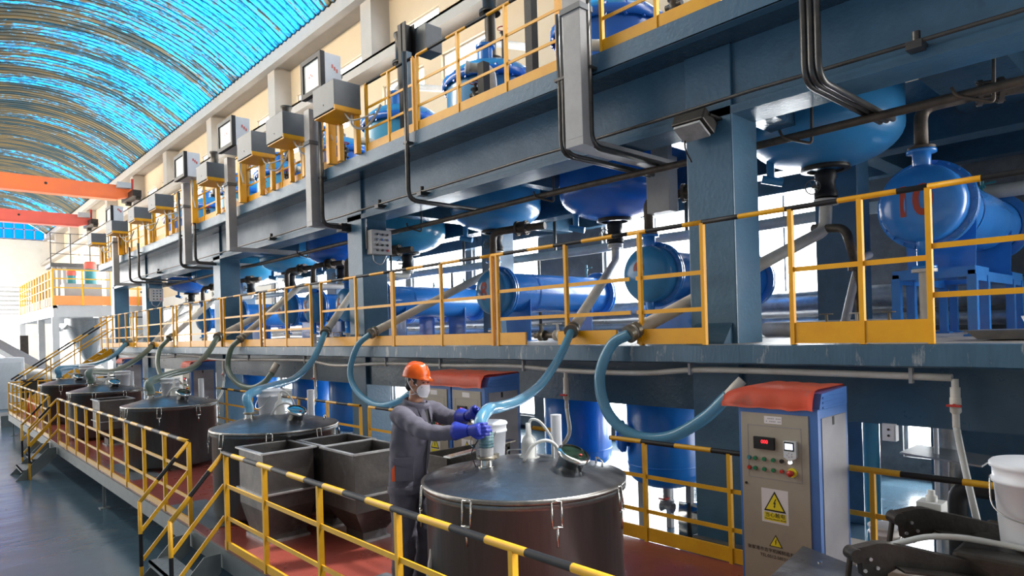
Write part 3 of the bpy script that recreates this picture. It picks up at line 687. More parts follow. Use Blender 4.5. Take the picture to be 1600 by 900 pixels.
make_bucket('white plastic bucket standing behind the hose on the nearest tank lid', (TANKX + .05, TY[0] + .40, H0 + .07), .82)
make_bucket('white lidded bucket standing on the second tank lid', (TANKX + .10, TY[1] + .38, H0 + .07), .95)
make_bucket('white lidded bucket standing on the third tank lid', (TANKX + .1, TY[2] + .36, H0 + .07), .95)
make_bucket('white bucket standing on the farthest tank lid', (TANKX + .3, TY[4] - .2, H0 + .07), 1.1)
make_bucket('white bucket standing on the fourth tank lid', (TANKX + .3, TY[3] - .1, H0 + .07), .95)
# square hoppers
def make_hopper(label, x0, x1, y0, y1, top, foot, tp=.27):
    t = thing('square_hopper', label, 'hopper', ((x0 + x1) / 2, (y0 + y1) / 2, .62), 'square steel hoppers'); th = .012
    def ring(b, z0, z1, i0=0., i1=0.):
        A = [(x0 + i0, y0 + i0, z0), (x1 - i0, y0 + i0, z0), (x1 - i0, y1 - i0, z0), (x0 + i0, y1 - i0, z0)]; B = [(x0 + i1, y0 + i1, z1), (x1 - i1, y0 + i1, z1), (x1 - i1, y1 - i1, z1), (x0 + i1, y1 - i1, z1)]
        va = [b.b.verts.new(v) for v in A]; vb = [b.b.verts.new(v) for v in B]
        for k in range(4): b._f([va[k], va[(k + 1) % 4], vb[(k + 1) % 4], vb[k]], False)
    b = MB(); ring(b, 1.10, top); ring(b, 1.10, top, th, th); b.build('upper_bin', 'hopper', t)
    b = MB(); ring(b, .95, 1.10); ring(b, foot + .05, .95, (x1 - x0) * tp, 0); ring(b, .64, foot + .05, (x1 - x0) * tp, (x1 - x0) * tp); b.build('tapered_bottom', 'hopper', t)
    for z in (top, 1.10):
        b = MB(); e = .028
        b.box((x0 - e, y0 - e, z - .008), (x1 + e, y0 + .01, z + .008)); b.box((x0 - e, y1 - .01, z - .008), (x1 + e, y1 + e, z + .008)); b.box((x0 - e, y0 + .01, z - .008), (x0 + .01, y1 - .01, z + .008)); b.box((x1 - .01, y0 + .01, z - .008), (x1 + e, y1 - .01, z + .008))
        b.build('flange', 'hopperedge', t)
    q = (x1 - x0) * (tp - .05)
    b = MB(); b.box((x0 + q, y0 + q, .62), (x1 - q, y1 - q, .645)); b.build('foot_plate', 'hopperedge', t)
make_hopper('open square steel hopper standing alone just behind the near rail', 2.47, 2.98, 6.2, 6.80, 1.50, .64, .12)
make_hopper('open square steel hopper right behind the worker, with a strongly tapered bottom', 3.02, 3.58, 5.45, 6.07, 1.50, .66)
make_hopper('open square steel hopper between its two neighbours and the second tank', 3.06, 3.62, 6.13, 6.68, 1.50, .66)
make_hopper('open square steel hopper far down the platform between the third and fourth tanks', 2.68, 3.25, 14.4, 15.05, 1.50, .7)
# grey floor mats by the tanks
for l, (x0, y0, x1, y1) in (('dark mat on the red floor at the worker\'s feet', (2.35, 3.9, 2.9, 4.75)), ('grey mat on the red floor beside the second tank', (2.3, 7.2, 2.7, 8.6)), ('grey mat on the red floor beside the third tank', (2.35, 10.6, 2.75, 12.2))):
    b = MB(); b.box((x0, y0, .62), (x1, y1, .628)); tag(b.build('floor_mat', 'grey'), l, 'mat')
# ================================================================== REACTORS
RM = ['vessel', 'vessel2', 'vessel', 'vessel3', 'vessel2', 'vessel3', 'vessel3', 'vessel', 'vessel2']
RL = ['big dark blue reactor with a black valve under it, right of the nearest column', 'big cobalt blue reactor left of the nearest column, above the nine-numbered condenser', 'blue reactor above the eight-numbered condenser',
      'teal blue reactor right beside the push-button box column', 'cobalt blue reactor just left of the push-button box column', 'teal blue reactor between the second and third columns, its valve brown and rusty',
      'small-looking teal reactor just right of the third column', 'blue reactor just left of the third column', 'farthest blue reactor under the far end of the upper deck']
def make_reactor(m, base, y, label, near):
    t = thing('reactor_vessel', label, 'reactor', (8.0, y, base), 'reactors hanging through the upper deck'); r = .83; o = Vector((8.0, y, base))
    prof = [(0, 0)] + [(r * math.sin(a), .42 * (1 - math.cos(a))) for a in [PI / 2 * k / 12 for k in range(1, 13)]] + [(r, 2.65 + (4.39 - base))]
    top = prof[-1][1]
    b = MB(); b.lathe(prof, o, seg=56); b.build('lower_shell', m, t)
    b = MB(); b.lathe([(r, top), (r + .06, top), (r + .06, top + .05), (r, top + .05)], o, seg=48); b.lathe([(r, top + .05)] + [(r * math.cos(a), top + .05 + .40 * math.sin(a)) for a in [PI / 2 * k / 9 for k in range(1, 10)]], o, seg=48)
    up = b.build('top_head', M['vessel'], t)
    b = MB()
    for k in range(20): a = 2 * PI * k / 20; b.box(o + Vector(((r + .04) * math.cos(a) - .02, (r + .04) * math.sin(a) - .02, top - .07)), o + Vector(((r + .04) * math.cos(a) + .02, (r + .04) * math.sin(a) + .02, top + .12)))
    b.lathe([(r + .045, top - .05), (r + .075, top - .03), (r + .075, top + .08), (r + .045, top + .1)], o, seg=48); b.build('flange_clamps', 'vessel2', up)
    T = o + Vector((0, 0, top + .42))
    b = MB(); b.cyl(T, T + Vector((0, 0, .12)), .22, 20); b.cyl(T + Vector((0, 0, .12)), T + Vector((0, 0, .95)), .10, 16); b.lathe([(.2, .95), (.2, 1.0), (.13, 1.05), (.13, 1.5), (.16, 1.55), (.16, 1.6), (0, 1.62)], T, seg=20); b.build('agitator_drive', 'darksteel', t)
    b = MB(); b.cyl(o + Vector((-.4, -.3, top + .3)), o + Vector((-.4, -.3, top + .55)), .13, 18); b.cyl(o + Vector((-.4, -.3, top + .53)), o + Vector((-.4, -.3, top + .58)), .17, 18); b.build('manhole', 'cond', t)
    b = MB(); p = o + Vector((.1, .42, top + .3)); b.tube(bent([p, p + Vector((0, 0, .75)), p + Vector((1.4, 0, 1.0))], .25), .075, 12); b.build('vapour_pipe', 'pipewhite', t)
    b = MB(); p = o + Vector((-.2, -.55, top + .3)); b.cyl(p, p + Vector((0, 0, .35)), .03, 10); b.lathe([(.055, 0), (.055, .02), (.03, .03), (.03, .1), (.055, .12), (.055, .14)], p + Vector((0, 0, .35)), seg=14); v_ = b.build('top_valve', 'conduit', t)
    b = MB(); b.tube([p + Vector((.09 * math.cos(a), .09 * math.sin(a), .55)) for a in [2 * PI * k / 12 for k in range(13)]], .01, 6); b.build('valve_wheel', 'btnred', v_)
    # bottom outlet
    b = MB(); b.lathe([(.26, .03), (.27, .0), (.27, -.02), (.2, -.025)], o, seg=32); b.build('bottom_flange', 'darksteel', t)
    b = MB(); b.lathe([(.0, 0), (.10, -.02), (.12, -.06), (.12, -.12), (.10, -.16), (.11, -.25), (.13, -.29), (.13, -.34)] , o, seg=24); va = b.build('outlet_valve', 'black', t)
    b = MB(); b.tube([o + Vector((-.17, .08 + .085 * math.cos(a), -.22 + .085 * math.sin(a))) for a in [2 * PI * k / 16 for k in range(17)]], .008, 6); b.cyl(o + Vector((-.17, .08, -.22)), o + Vector((-.05, .02, -.22)), .018, 8)
    for k in range(3): a = k * PI / 3; b.bar(o + Vector((-.17, .08 + .08 * math.cos(a), -.22 + .08 * math.sin(a))), o + Vector((-.17, .08 - .08 * math.cos(a), -.22 - .08 * math.sin(a))), .008, .008)
    b.cyl(o + Vector((-.10, .05, -.05)), o + Vector((-.10, .05, -.34)), .008, 6)
    b.build('valve_hand_wheel', 'conduit', va)
    b = MB(); b.cyl(o + Vector((-.30, .52, .22)), o + Vector((-.30, .52, -.08)), .045, 12); b.cyl(o + Vector((-.36, .6, -.06)), o + Vector((-.24, .40, -.12)), .05, 10); b.build('side_nozzle', 'vessel', t)
    return t
BZ = [4.40, 4.24, 4.42, 4.33, 4.30, 4.38, 4.38, 4.38, 4.35]
for i, y in enumerate(RY): make_reactor(RM[i], BZ[i], y, RL[i], i < 3)
# sloping discharge pipes from the reactors to the deck edge, with flexible hoses
def spt(l):    # list of (px, py, X)
    return [pt(a, c, X=x) for a, c, x in l]
def discharge(label, start, elbow, coup, m='pipewhite', r=.065, hl=None, hpts=None, hm='hose', hr=.07, first=None):
    """coup = point at the deck edge"""
    r *= 1.22
    t = thing('discharge_pipe', label, 'pipe', coup, 'pale sloping discharge pipes'); P = [Vector(start)] + ([Vector(start) - Vector((0, 0, .12)), Vector((6.85, elbow[1] - .15, 3.80))] if first else [Vector(elbow)]) + [Vector(coup)]
    b = MB(); b.tube(bent(P, .12), r, 14); b.build('pipe_run', m, t)
    b = MB(); d = (P[1] - P[0]).normalized(); b.cyl(P[0], P[0] + d * .03, r * 1.9, 20); b.cyl(P[0] + d * .035, P[0] + d * .065, r * 1.9, 20); b.build('top_flange', m, t)
    d = (P[-1] - P[-2]).normalized(); b = MB(); b.cyl(P[-1] - d * .02, P[-1] + d * .03, r * 1.3, 16); b.cyl(P[-1] - d * .10, P[-1] - d * .06, r * 1.25, 16); b.build('hose_coupling', 'clamp', t)
    if hpts:
        hp = spline([Vector(coup)] + [Vector(q) for q in hpts], 10)
        h = MB(); h.tube(hp, hr, 16); o = h.build('flexible_hose', hm); tag(o, hl, 'hose', 'flexible transfer hoses')
        q = thing_part('x', None, (0, 0, 0)); bpy.data.objects.remove(q)
        return t, hp
    return t, None
# nearest: reactor 10 pipe, hose looping back under the deck
c10 = pt(985, 521, X=5.33); s10 = Vector((8, 3.14, BZ[0] - .36)); e10 = Vector((8, 3.16, 3.68))
discharge('aged pale pipe falling from the nearest reactor behind the nearest column', s10, e10, c10, r=.058,
          hl='thick blue hose hanging in a deep loop under the deck, running behind the control cabinet', hpts=spt([(955, 540, 5.26), (937, 590, 5.15), (950, 645, 5.12), (990, 680, 5.14), (1045, 683, 5.2), (1098, 655, 5.28), (1131, 625, 5.33), (1138, 618, 5.34)]), hr=.056)
b = MB(); b.tube(spt([(1130, 626, 5.33), (1148, 606, 5.36), (1160, 594, 5.40)]), .045, 14); tag(b.build('stub_pipe', 'pipewhite'), 'short pale pipe stub that the hose loop ends on, above the control cabinet', 'pipe')
# reactor 9 pipe -> the hose in the worker's hands
c9 = pt(893, 517, X=5.33); s9 = Vector((8, 6.27, BZ[1] - .36)); e9 = Vector((8, 6.27, 3.62))
NECK = Vector((TANKX - .26, TY[0] + .08, .62 + .95 + .15))
hA = [pt(873, 560, X=5.0), pt(845, 600, X=4.4), pt(812, 625, X=3.8), pt(780, 636, X=3.3), pt(763, 640, X=2.99), NECK + Vector((-.02, .03, .27)), NECK + Vector((0, .005, .18)), NECK + Vector((0, 0, .12)), NECK + Vector((0, 0, .07))]
discharge('clean white pipe falling from the cobalt reactor to the worker\'s hose', s9, e9, c9, r=.05, hl='blue hose that the worker holds onto the nearest tank', hpts=hA, hr=.043)
b = MB(); b.cyl(NECK + Vector((0, 0, .02)), NECK + Vector((0, 0, .12)), .047, 24); tag(b.build('hose_tail', 'greylight'), 'grey steel spigot between the nearest tank neck and the held hose', 'fitting')
b = MB(); b.lathe([(.044, 0), (.049, .003), (.049, .10), (.044, .103)], NECK + Vector((0, 0, .10)), seg=24)
for k in range(5): b.lathe([(.049, .01 + .02 * k), (.052, .014 + .02 * k), (.049, .018 + .02 * k)], NECK + Vector((0, 0, .10)), seg=24)
tag(b.build('hose_cuff', mat('green_wound_cuff', (.13, .24, .24), (.05, .12, .18), 40, .35)), 'green wire-wound cuff at the end of the held hose', 'cuff')
b = MB(); b.tube(spline([NECK + Vector((-.07, 0, .16)), NECK + Vector((-.11, .02, .08)), NECK + Vector((-.08, .02, -.02))]), .004, 6); tag(b.build('safety_wire', 'black'), 'thin black wire looped beside the nearest tank neck', 'wire')
# reactor 8 pipe, hose loop behind the worker
c8 = pt(580, 521, X=5.33)
discharge('aged cream pipe crossing in front of the eight-numbered condenser', (8, 9.0, BZ[2] - .36), (8, 9.0, 3.75), c8, r=.052, hl='blue hose hanging in a loop behind the worker',
          hpts=spt([(559, 540, 5.25), (547, 580, 5.15), (558, 612, 5.12), (590, 633, 5.16), (625, 625, 5.26), (655, 600, 5.38), (668, 585, 5.42)]), hr=.046)
# reactor 7 pipe -> second tank
c7 = pt(508, 520, X=5.33); n1 = Vector((TANKX - .26, TY[1] + .08, 1.72))
discharge('pale pipe falling behind the push-button box column to the second tank', (8, 11.9, BZ[3] - .36), (8, 11.9, 3.7), c7, r=.052, first=1, hl='blue hose running down to the second tank',
          hpts=[pt(490, 560, X=4.9), pt(462, 590, X=4.3), pt(425, 603, X=3.5), pt(402, 610, X=3.05), n1 + Vector((-.02, 0, .22)), n1 + Vector((0, 0, .1)), n1 + Vector((0, 0, .03))], hr=.05)
c6 = pt(375, 530, X=5.33)
discharge('cream pipe falling from the cobalt reactor left of the push-button box column', (8, 14.8, BZ[4] - .36), (8, 14.8, 3.7), c6, r=.055, first=1, hm='hosegrey', hl='greenish hose hanging in a loop left of the second hose, ending on a pink stub',
          hpts=spt([(361, 545, 5.25), (356, 575, 5.18), (370, 598, 5.15), (392, 606, 5.2), (412, 598, 5.3), (426, 582, 5.42)]), hr=.058)
b = MB(); b.tube(spt([(425, 582, 5.40), (433, 568, 5.5)]), .065, 14); tag(b.build('stub_pipe', 'pipewhite'), 'short pinkish pipe stub on the girder between the first two hoses of the second tank', 'pipe')
c5 = pt(340, 527, X=5.33); n2 = Vector((TANKX - .26, TY[2] + .08, 1.72))
discharge('cream pipe falling past the third column towards the third tank', (8, 17.7, BZ[5] - .36), (8, 17.7, 3.7), c5, r=.066, hm='hosegrey', hl='grey-green hose running down to the third tank',
          hpts=[pt(322, 555, X=4.9), pt(298, 576, X=4.2), pt(268, 584, X=3.5), pt(245, 592, X=3.05), n2 + Vector((-.02, 0, .22)), n2 + Vector((0, 0, .1)), n2 + Vector((0, 0, .03))], hr=.062)
c4 = pt(265, 528, X=5.33)
discharge('pale pipe falling near the grey box on the fourth column', (8, 20.6, BZ[6] - .36), (8, 20.6, 3.7), c4, r=.06, first=1, hm='hosegrey', hl='grey-green hose dropping behind the third tank hose', hpts=spt([(250, 545, 5.2), (246, 568, 5.0), (252, 590, 4.8), (262, 600, 4.7)]), hr=.06)
c3 = pt(237, 541, X=5.33); n3 = Vector((TANKX - .26, TY[3] + .08, 1.72))
discharge('far pale pipe feeding the fourth tank', (8, 23.5, BZ[7] - .36), (8, 23.5, 3.7), c3, r=.06, first=1, hm='hosegrey', hl='brownish grey hose running to the fourth tank', hpts=[pt(222, 555, X=4.9), pt(196, 572, X=4.2), pt(172, 581, X=3.6), n3 + Vector((0, 0, .28)), n3 + Vector((0, 0, .12)), n3 + Vector((0, 0, .03))], hr=.068)
c2 = pt(197, 537, X=5.33); n4 = Vector((TANKX - .26, TY[4] + .08, 1.72))
discharge('farthest pale pipe feeding the last tank', (8, 26.4, BZ[8] - .36), (8, 26.4, 3.7), c2, r=.066, hl='blue-green hose running to the farthest tank', hpts=[pt(177, 556, X=4.8), pt(150, 568, X=4.1), pt(120, 573, X=3.4), n4 + Vector((0, 0, .25)), n4 + Vector((0, 0, .12)), n4 + Vector((0, 0, .03))], hr=.068)
# ================================================================== CONDENSERS
def make_cond(y, z, label, num, X0=7.1, L=3.1, m='cond', tall=False, pipe=True):
    t = thing('shell_condenser', label, 'condenser', (X0 + 1.6, y, 2.42), 'horizontal blue condensers on the middle deck'); o = Vector((X0, y, z)); ax = (1, 0, 0); r = .375
    b = MB(); b.lathe([(0, .0)] + [(r * math.sin(a), .17 * (1 - math.cos(a))) for a in [PI / 2 * k / 10 for k in range(1, 11)]] + [(r, .30)], o, ax, 48)
    hd = b.build('end_head', 'vessel' if num != '10' else 'cond', t)
    b = MB(); b.lathe([(r, .30), (r + .06, .30), (r + .06, .335), (r + .0, .335), (r, .345), (r + .06, .345), (r + .06, .38), (r * .9, .38)], o, ax, 48); fl = b.build('flange', m, t)
    b = MB(); b.lathe([(.34, L - .25), (.43, L - .25), (.43, L - .2), (.34, L - .2), (.43, L - .19), (.43, L - .14), (.34, L - .14)], o, ax, 40); b.build('rear_flange', m, t)
    b = MB()
    for k in range(24): a = 2 * PI * k / 24; q = o + Vector((.28, (r + .04) * math.cos(a), (r + .04) * math.sin(a))); b.cyl(q, q + Vector((.13, 0, 0)), .012, 6)
    b.lathe([(r + .028, .33), (r + .052, .33), (r + .052, .35), (r + .028, .35), (r + .028, .33)], o, ax, 48); b.build('flange_bolts', 'cond', fl)
    b = MB(); b.lathe([(.335, .38), (.335, L - .2)], o, ax, 48); b.lathe([(.345, 1.0), (.345, 1.04)], o, ax, 48); b.lathe([(.34, L - .14), (.3, L), (0, L + .05)], o, ax, 40); b.build('shell', m, t)
    b = MB(); b.lathe([(.08, 0), (.08, .14), (.13, .14), (.13, .17), (0, .17)], o + Vector((.22, 0, r - .02)), seg=20); b.build('top_nozzle', m, t)
    b = MB(); b.lathe([(.06, 0), (.06, .25), (.11, .25), (.11, .28), (0, .28)], o + Vector((.2, 0, -r + .02)), (0, 0, -1), 20); b.build('bottom_nozzle', m, t)
    b = MB(); q = o + Vector((L - .5, 0, .33)); b.cyl(q, q + Vector((0, 0, .14)), .018, 8); b.cyl(q + Vector((0, -.03, .14)), q + Vector((0, .03, .14)), .02, 8); b.bar(q + Vector((0, 0, .17)), q + Vector((0, -.14, .18)), .01, .02); b.cyl(q + Vector((0, 0, .14)), q + Vector((0, 0, .24)), .02, 8); b.build('vent_cock', 'teal', t)
    zb = 2.52 if tall else 2.42; zs = z - .62 if tall else zb
    for k, dx in enumerate((.75, L - .75)):
        b = MB(); pr = [(o.x + dx, y - .30, zs), (o.x + dx, y + .30, zs), (o.x + dx, y + .32, z - .12)] + [(o.x + dx, y + .335 * math.sin(a), z - .335 * math.cos(a)) for a in (1.1, .7, .3, 0, -.3, -.7, -1.1)] + [(o.x + dx, y - .32, z - .12)]
        b.prism(pr, (.016, 0, 0)); b.box((o.x + dx - .12, y - .32, zs), (o.x + dx + .14, y + .32, zs + .015)); b.build('saddle', m, t)
    if tall:
        b = MB(); b.box((o.x + .45, y - .36, zs - .1), (o.x + 1.0, y + .36, zs)); b.box((o.x + L - 1.0, y - .36, zs - .1), (o.x + L - .45, y + .36, zs)); b.box((o.x + .45, y - .36, zs - .14), (o.x + L - .45, y - .30, zs - .04)); b.box((o.x + .45, y + .30, zs - .14), (o.x + L - .45, y + .36, zs - .04)); b.build('stand_frame', m, t)
        for x in (o.x + .48, o.x + .95, o.x + L - .95, o.x + L - .5):
            for s in (-.33, .33): b = MB(); b.box((x - .04, y + s - .04, 2.42), (x + .04, y + s + .04, zs - .08)); b.box((x - .08, y + s - .07, 2.42), (x + .08, y + s + .07, 2.44)); b.build('stand_leg', m, t)
    if num:
        n = text_mesh(num, .40, o + Vector((-.02, 0.03, 0)), (0, -1, 0), (0, 0, 1), hd, 'stencil_number', 'redink', 0.0, sx=.85, bold=.012)
        me = n.data; w = wl(n)
        bm = bmesh.new(); bm.from_mesh(me); bmesh.ops.subdivide_edges(bm, edges=bm.edges, cuts=3); 
        for v in bm.verts:
            p = v.co + w; rho = min(.97, math.hypot(p.y - y, p.z - z) / r); v.co.x = o.x + .17 * (1 - math.sqrt(1 - rho ** 2)) - .004 - w.x
        bm.to_mesh(me); bm.free()
    # riser pipe and valve above the head
    if pipe:
        q = o + Vector((.22, 0, r + .15)); p = thing('riser_pipe', 'brown riser pipe with elbow over the ' + label.replace(' mounted on the deck', '').replace(', first of three', '').replace(' left of the push-button box column', '').replace('blue condenser showing its dished head,', 'dished head'), 'pipe', q, 'brown riser pipes over the condensers')
        b = MB(); b.tube(bent([q, q + Vector((0, 0, .48 if not tall else .42)), q + Vector((.15, -.45, .50 if not tall else .46))], .14), .062, 12); b.cyl(q, q + Vector((0, 0, .03)), .12, 18); b.build('elbow', 'iron', p)
        e = q + Vector((.15, -.45, .50 if not tall else .46)); b = MB(); d = Vector((.3, -.85, 0)).normalized()
        b.cyl(e - d * .02, e + d * .02, .12, 18); b.cyl(e + d * .02, e + d * .14, .085, 14); b.cyl(e + d * .14, e + d * .18, .12, 18); b.cyl(e + d * .18, e + d * .5, .06, 12)
        for k in range(8): a = 2 * PI * k / 8; w_ = d.cross(Vector((0, 0, 1))); qq = e + (w_ * math.cos(a) + Vector((0, 0, 1)) * math.sin(a)) * .1; b.cyl(qq - d * .03, qq + d * .2, .008, 6)
        b.build('check_valve', 'iron', p)
    dq = o + Vector((.2, 0, -r - .26)); b = MB(); b.cyl(dq, (dq.x, dq.y, 2.42), .05, 12); b.cyl(dq - Vector((0, 0, .03)), dq, .11, 18)
    o_ = b.build('drain_pipe', 'pipewhite', t)
CD = [(1.96, 3.72, 'red-numbered ten condenser on a tall blue stand', '10', True), (5.17, 3.30, 'red-numbered nine condenser', '9', False), (8.32, 3.26, 'red-numbered eight condenser', '8', False), (12.1, 3.3, 'blue condenser hidden behind the push-button box column', None, False),
      (13.3, 3.29, 'nearest of three blue condenser heads left of the push-button box column', '6', False), (14.95, 3.30, 'middle of three blue condenser heads left of the push-button box column', '5', False), (16.44, 3.32, 'last of three blue condenser heads left of the push-button box column', '4', False),
      (19.9, 3.3, 'far blue condenser left of the third column', '3', False), (23.0, 3.3, 'farthest blue condenser near the fourth column', None, False)]
for y, z, l, n, tall in CD: make_cond(y, z, l + (' mounted on the deck' if not tall else ''), n, tall=tall)
# pipes behind, along the hall
for l, x, z, r, m in (('thick insulated pipe running low along the back windows', 11.0, 2.95, .19, 'pipegrey'), ('second insulated pipe below the thick one along the back windows', 10.9, 2.60, .10, 'pipegrey'),
                      ('white pipe running along the hall above the condensers', 9.9, 4.15, .085, 'pipewhite'), ):
    b = MB(); pts = [Vector((x, -1 + 29 * k / 40, z + .012 * math.sin(k * 1.3))) for k in range(41)]; b.tube(pts, r, 14)
    tag(b.build('long_pipe', m), l, 'pipe')
for i, (y, x) in enumerate(((6.4, 10.2), (9.6, 10.2), (12.7, 10.2), (16.0, 10.2))):
    b = MB(); b.tube(bent([(x, y, 5.27), (x, y, 4.2), (x, y + .5, 4.2), (x, y + .5, 2.42)], .1), .035, 8); tag(b.build('drop_pipe', 'conduit'), ['thin bent drop pipe in the bright gap behind the nearest column', 'thin bent drop pipe before the bright back window right of the teal reactor', 'thin bent drop pipe behind the second column', 'thin bent drop pipe behind the three condenser heads'][i], 'pipe')
b = MB(); b.tube(bent([(8.1, 2.72, 3.35), (7.9, 2.75, 3.3), (7.75, 2.8, 2.9), (7.2, 2.7, 2.47), (6.4, 2.45, 2.47)], .15), .045, 12); tag(b.build('curved_pipe', 'greylight'), 'grey curved pipe bending down to the deck beside the nearest column', 'pipe')
b = MB(); b.tube(bent([(8.0, 3.3, 3.72), (7.9, 2.9, 3.66), (7.8, 2.75, 3.2)], .1), .05, 12); b.cyl((7.8, 2.75, 3.2), (7.8, 2.75, 3.16), .09, 16); b.cyl((7.8, 2.75, 3.16), (7.8, 2.75, 2.42), .035, 12); tag(b.build('branch_pipe', 'iron'), 'flanged branch pipe dropping to the deck below the black valve', 'pipe')
b = MB(); b.tube(bent([(8.3, 2.5, 2.52), (8.3, 3.6, 2.52), (8.6, 4.2, 2.52)], .2), .10, 14); tag(b.build('curved_pipe', 'pipewhite'), 'thick pale elbow pipe on the deck right of the nearest column', 'pipe')
b = MB(); b.box((7.05, 4.66, 4.05), (7.25, 5.0, 4.75), bev=.01); b.box((7.1, 4.7, 4.7), (7.2, 4.95, 5.27)); tag(b.build('junction_box', 'greylight'), 'pale rounded box hanging beside the cobalt reactor, left of the nearest column', 'box')
# valve clusters lying on the deck
def valve_cluster(label, x, y):
    t = thing('valve_cluster', label, 'valves', (x, y, 2.42))
    b = MB(); b.tube([(x, y - .45, 2.52), (x, y + .45, 2.52)], .04, 10); b.build('manifold', 'iron', t)
    for k in (-.3, 0, .3):
        b = MB(); b.lathe([(.075, -.05), (.075, -.03), (.05, -.02), (.05, .02), (.075, .03), (.075, .05)], (x, y + k, 2.52), (0, 1, 0), 14); b.cyl((x, y + k, 2.52), (x - .02, y + k, 2.68), .015, 8)
        b.tube([(x - .02 + .06 * math.cos(a), y + k + .06 * math.sin(a), 2.68) for a in [2 * PI * j / 12 for j in range(13)]], .008, 6); b.build('gate_valve', 'clamp' if k else 'pipewhite', t)
valve_cluster('cluster of rusty valves on the deck below the eight-numbered condenser', 6.6, 6.2)
valve_cluster('cluster of rusty valves on the deck by the ten-numbered condenser drain', 7.2, 2.55)
valve_cluster('cluster of rusty valves on the deck left of the push-button box column', 6.8, 13.0)
t = thing('loose_tray', 'shallow grey steel tray with a white basin, on the deck at the right edge', 'tray', (6.3, 1.0, 2.42))
b = MB(); b.prism([(6.0, .6, 2.50), (6.0, 1.35, 2.50), (6.05, 1.28, 2.43), (6.05, .67, 2.43)], (.6, 0, 0)); b.build('tray_body', 'galv', t)
b = MB(); b.lathe([(.16, .0), (.20, .10), (.05, .13), (0, .13)], (6.3, .85, 2.5), seg=24); b.build('basin', 'bucket', t)
# white water pipe under the deck edge with brackets and drops
wp = [pt(*q, X=5.5) for q in [(1488, 590), (1200, 580), (1085, 578), (1000, 583), (880, 579), (800, 572), (700, 571), (600, 568), (525, 571), (478, 563), (400, 562), (340, 562), (300, 556), (240, 558), (180, 552)]]
wt = thing('water_pipe', 'long white plastic water pipe slung under the deck edge, sagging between brackets', 'pipe', wp[0])
b = MB(); b.tube(spline(wp, 6), .028, 12); b.build('pipe_run', 'pipewhite', wt)
for q in [(1425, 588), (1080, 577), (820, 573), (690, 570), (605, 567), (478, 563), (390, 560), (275, 556)]:
    p = pt(*q, X=5.5); b = MB(); b.box((p.x - .04, p.y - .012, p.z - .05), (p.x + .01, p.y + .012, 2.25)); b.build('pipe_bracket', 'greylight', wt)
def drop(label, q, z1, tube_pts, m2='whitetube'):
    p = pt(*q, X=5.5); t = thing('valved_drop', label, 'tap', (p.x, p.y, z1), 'white drops with red taps off the water pipe')
    b = MB(); b.cyl(p, (p.x, p.y, z1), .024, 12); b.cyl((p.x, p.y, p.z - .06), (p.x, p.y, p.z - .22), .033, 14); b.lathe([(.02, -.07), (.036, -.05), (.036, .05), (.02, .07)], (p.x, p.y, z1 + .16), seg=14); b.build('drop_pipe', 'pipewhite', t)
    b = MB(); b.box((p.x - .06, p.y - .045, z1 + .15), (p.x - .03, p.y + .045, z1 + .165)); b.cyl((p.x - .045, p.y, z1 + .16), (p.x, p.y, z1 + .16), .012, 8); b.build('tap_handle', 'btnred', t)
    b = MB(); b.tube(spline([(p.x, p.y, z1)] + tube_pts), .022, 10); b.build('soft_tube', m2, t)
drop('white drop with a red tap right of the nearest control cabinet', (1492, 592), 1.82, [(5.42, 1.25, 1.6), (5.2, 1.15, 1.35), (5.05, 1.08, 1.2)])
drop('white drop with a red tap between the held hose and the deep hose loop', (884, 582), 1.70, [(5.4, 4.95, 1.45), (5.3, 4.98, 1.3), (5.25, 5.0, 1.15)])
drop('white drop with a tap behind the second tank', (492, 568), 1.68, [(5.4, 11.1, 1.45), (5.1, 10.8, 1.2), (4.7, 10.2, 1.05)])
drop('white drop with a tap behind the third tank', (349, 561), 1.62, [(5.4, 15.8, 1.4), (5.2, 15.6, 1.2), (4.8, 15.0, 1.05)])
# ground vessels under the deck
def ground_vessel(label, x, y, z0=.62, r=.42, side=True):
    t = thing('ground_vessel', label, 'vessel', (x, y, 0), 'blue vessels standing under the middle deck'); o = Vector((x, y, 0))
    b = MB(); b.lathe([(0, z0)] + [(r * math.sin(a), z0 + .22 * (1 - math.cos(a))) for a in [PI / 2 * k / 8 for k in range(1, 9)]] + [(r, 1.95), (r * .6, 2.12), (0, 2.15)], o, seg=40); b.lathe([(r + .004, z0 + .30), (r + .008, z0 + .31), (r + .004, z0 + .32)], o, seg=40); b.build('shell', 'groundvessel', t)
    for k in range(3): a = k * 2 * PI / 3 + .5; b = MB(); b.box(o + Vector((.33 * math.cos(a) - .035, .33 * math.sin(a) - .035, 0)), o + Vector((.33 * math.cos(a) + .035, .33 * math.sin(a) + .035, z0 + .2))); b.build('support_leg', 'greylight', t)
    if side: b = MB(); b.lathe([(.0, .50), (.19, .50), (.2, .53), (.2, .56), (.16, .57), (0, .60)] if 0 else [(.13, .3), (.13, .52), (.2, .52), (.2, .56), (.15, .60), (0, .61)], o + Vector((0, 0, 1.25)), (-.75, .66, 0), 24); b.build('side_manhole', 'vessel2', t)
    b = MB(); b.cyl(o + Vector((0, 0, z0)), o + Vector((0, 0, z0 - .18)), .05, 14); b.cyl(o + Vector((0, 0, z0 - .16)), o + Vector((0, 0, z0 - .2)), .09, 16); b.lathe([(.07, -.08), (.04, -.03), (.04, .03), (.07, .08)], o + Vector((0, 0, z0 - .25)), (0, 1, 0), 14); v = b.build('outlet', 'greylight', t)
    b = MB(); b.box(o + Vector((-.12, -.05, z0 - .14)), o + Vector((-.02, .05, z0 - .12))); b.build('valve_handle', 'btnred', v)
ground_vessel('dark-sided blue vessel with a round side manhole, under the deck right of the nearest tank', 6.95, 4.75, .60, .47)
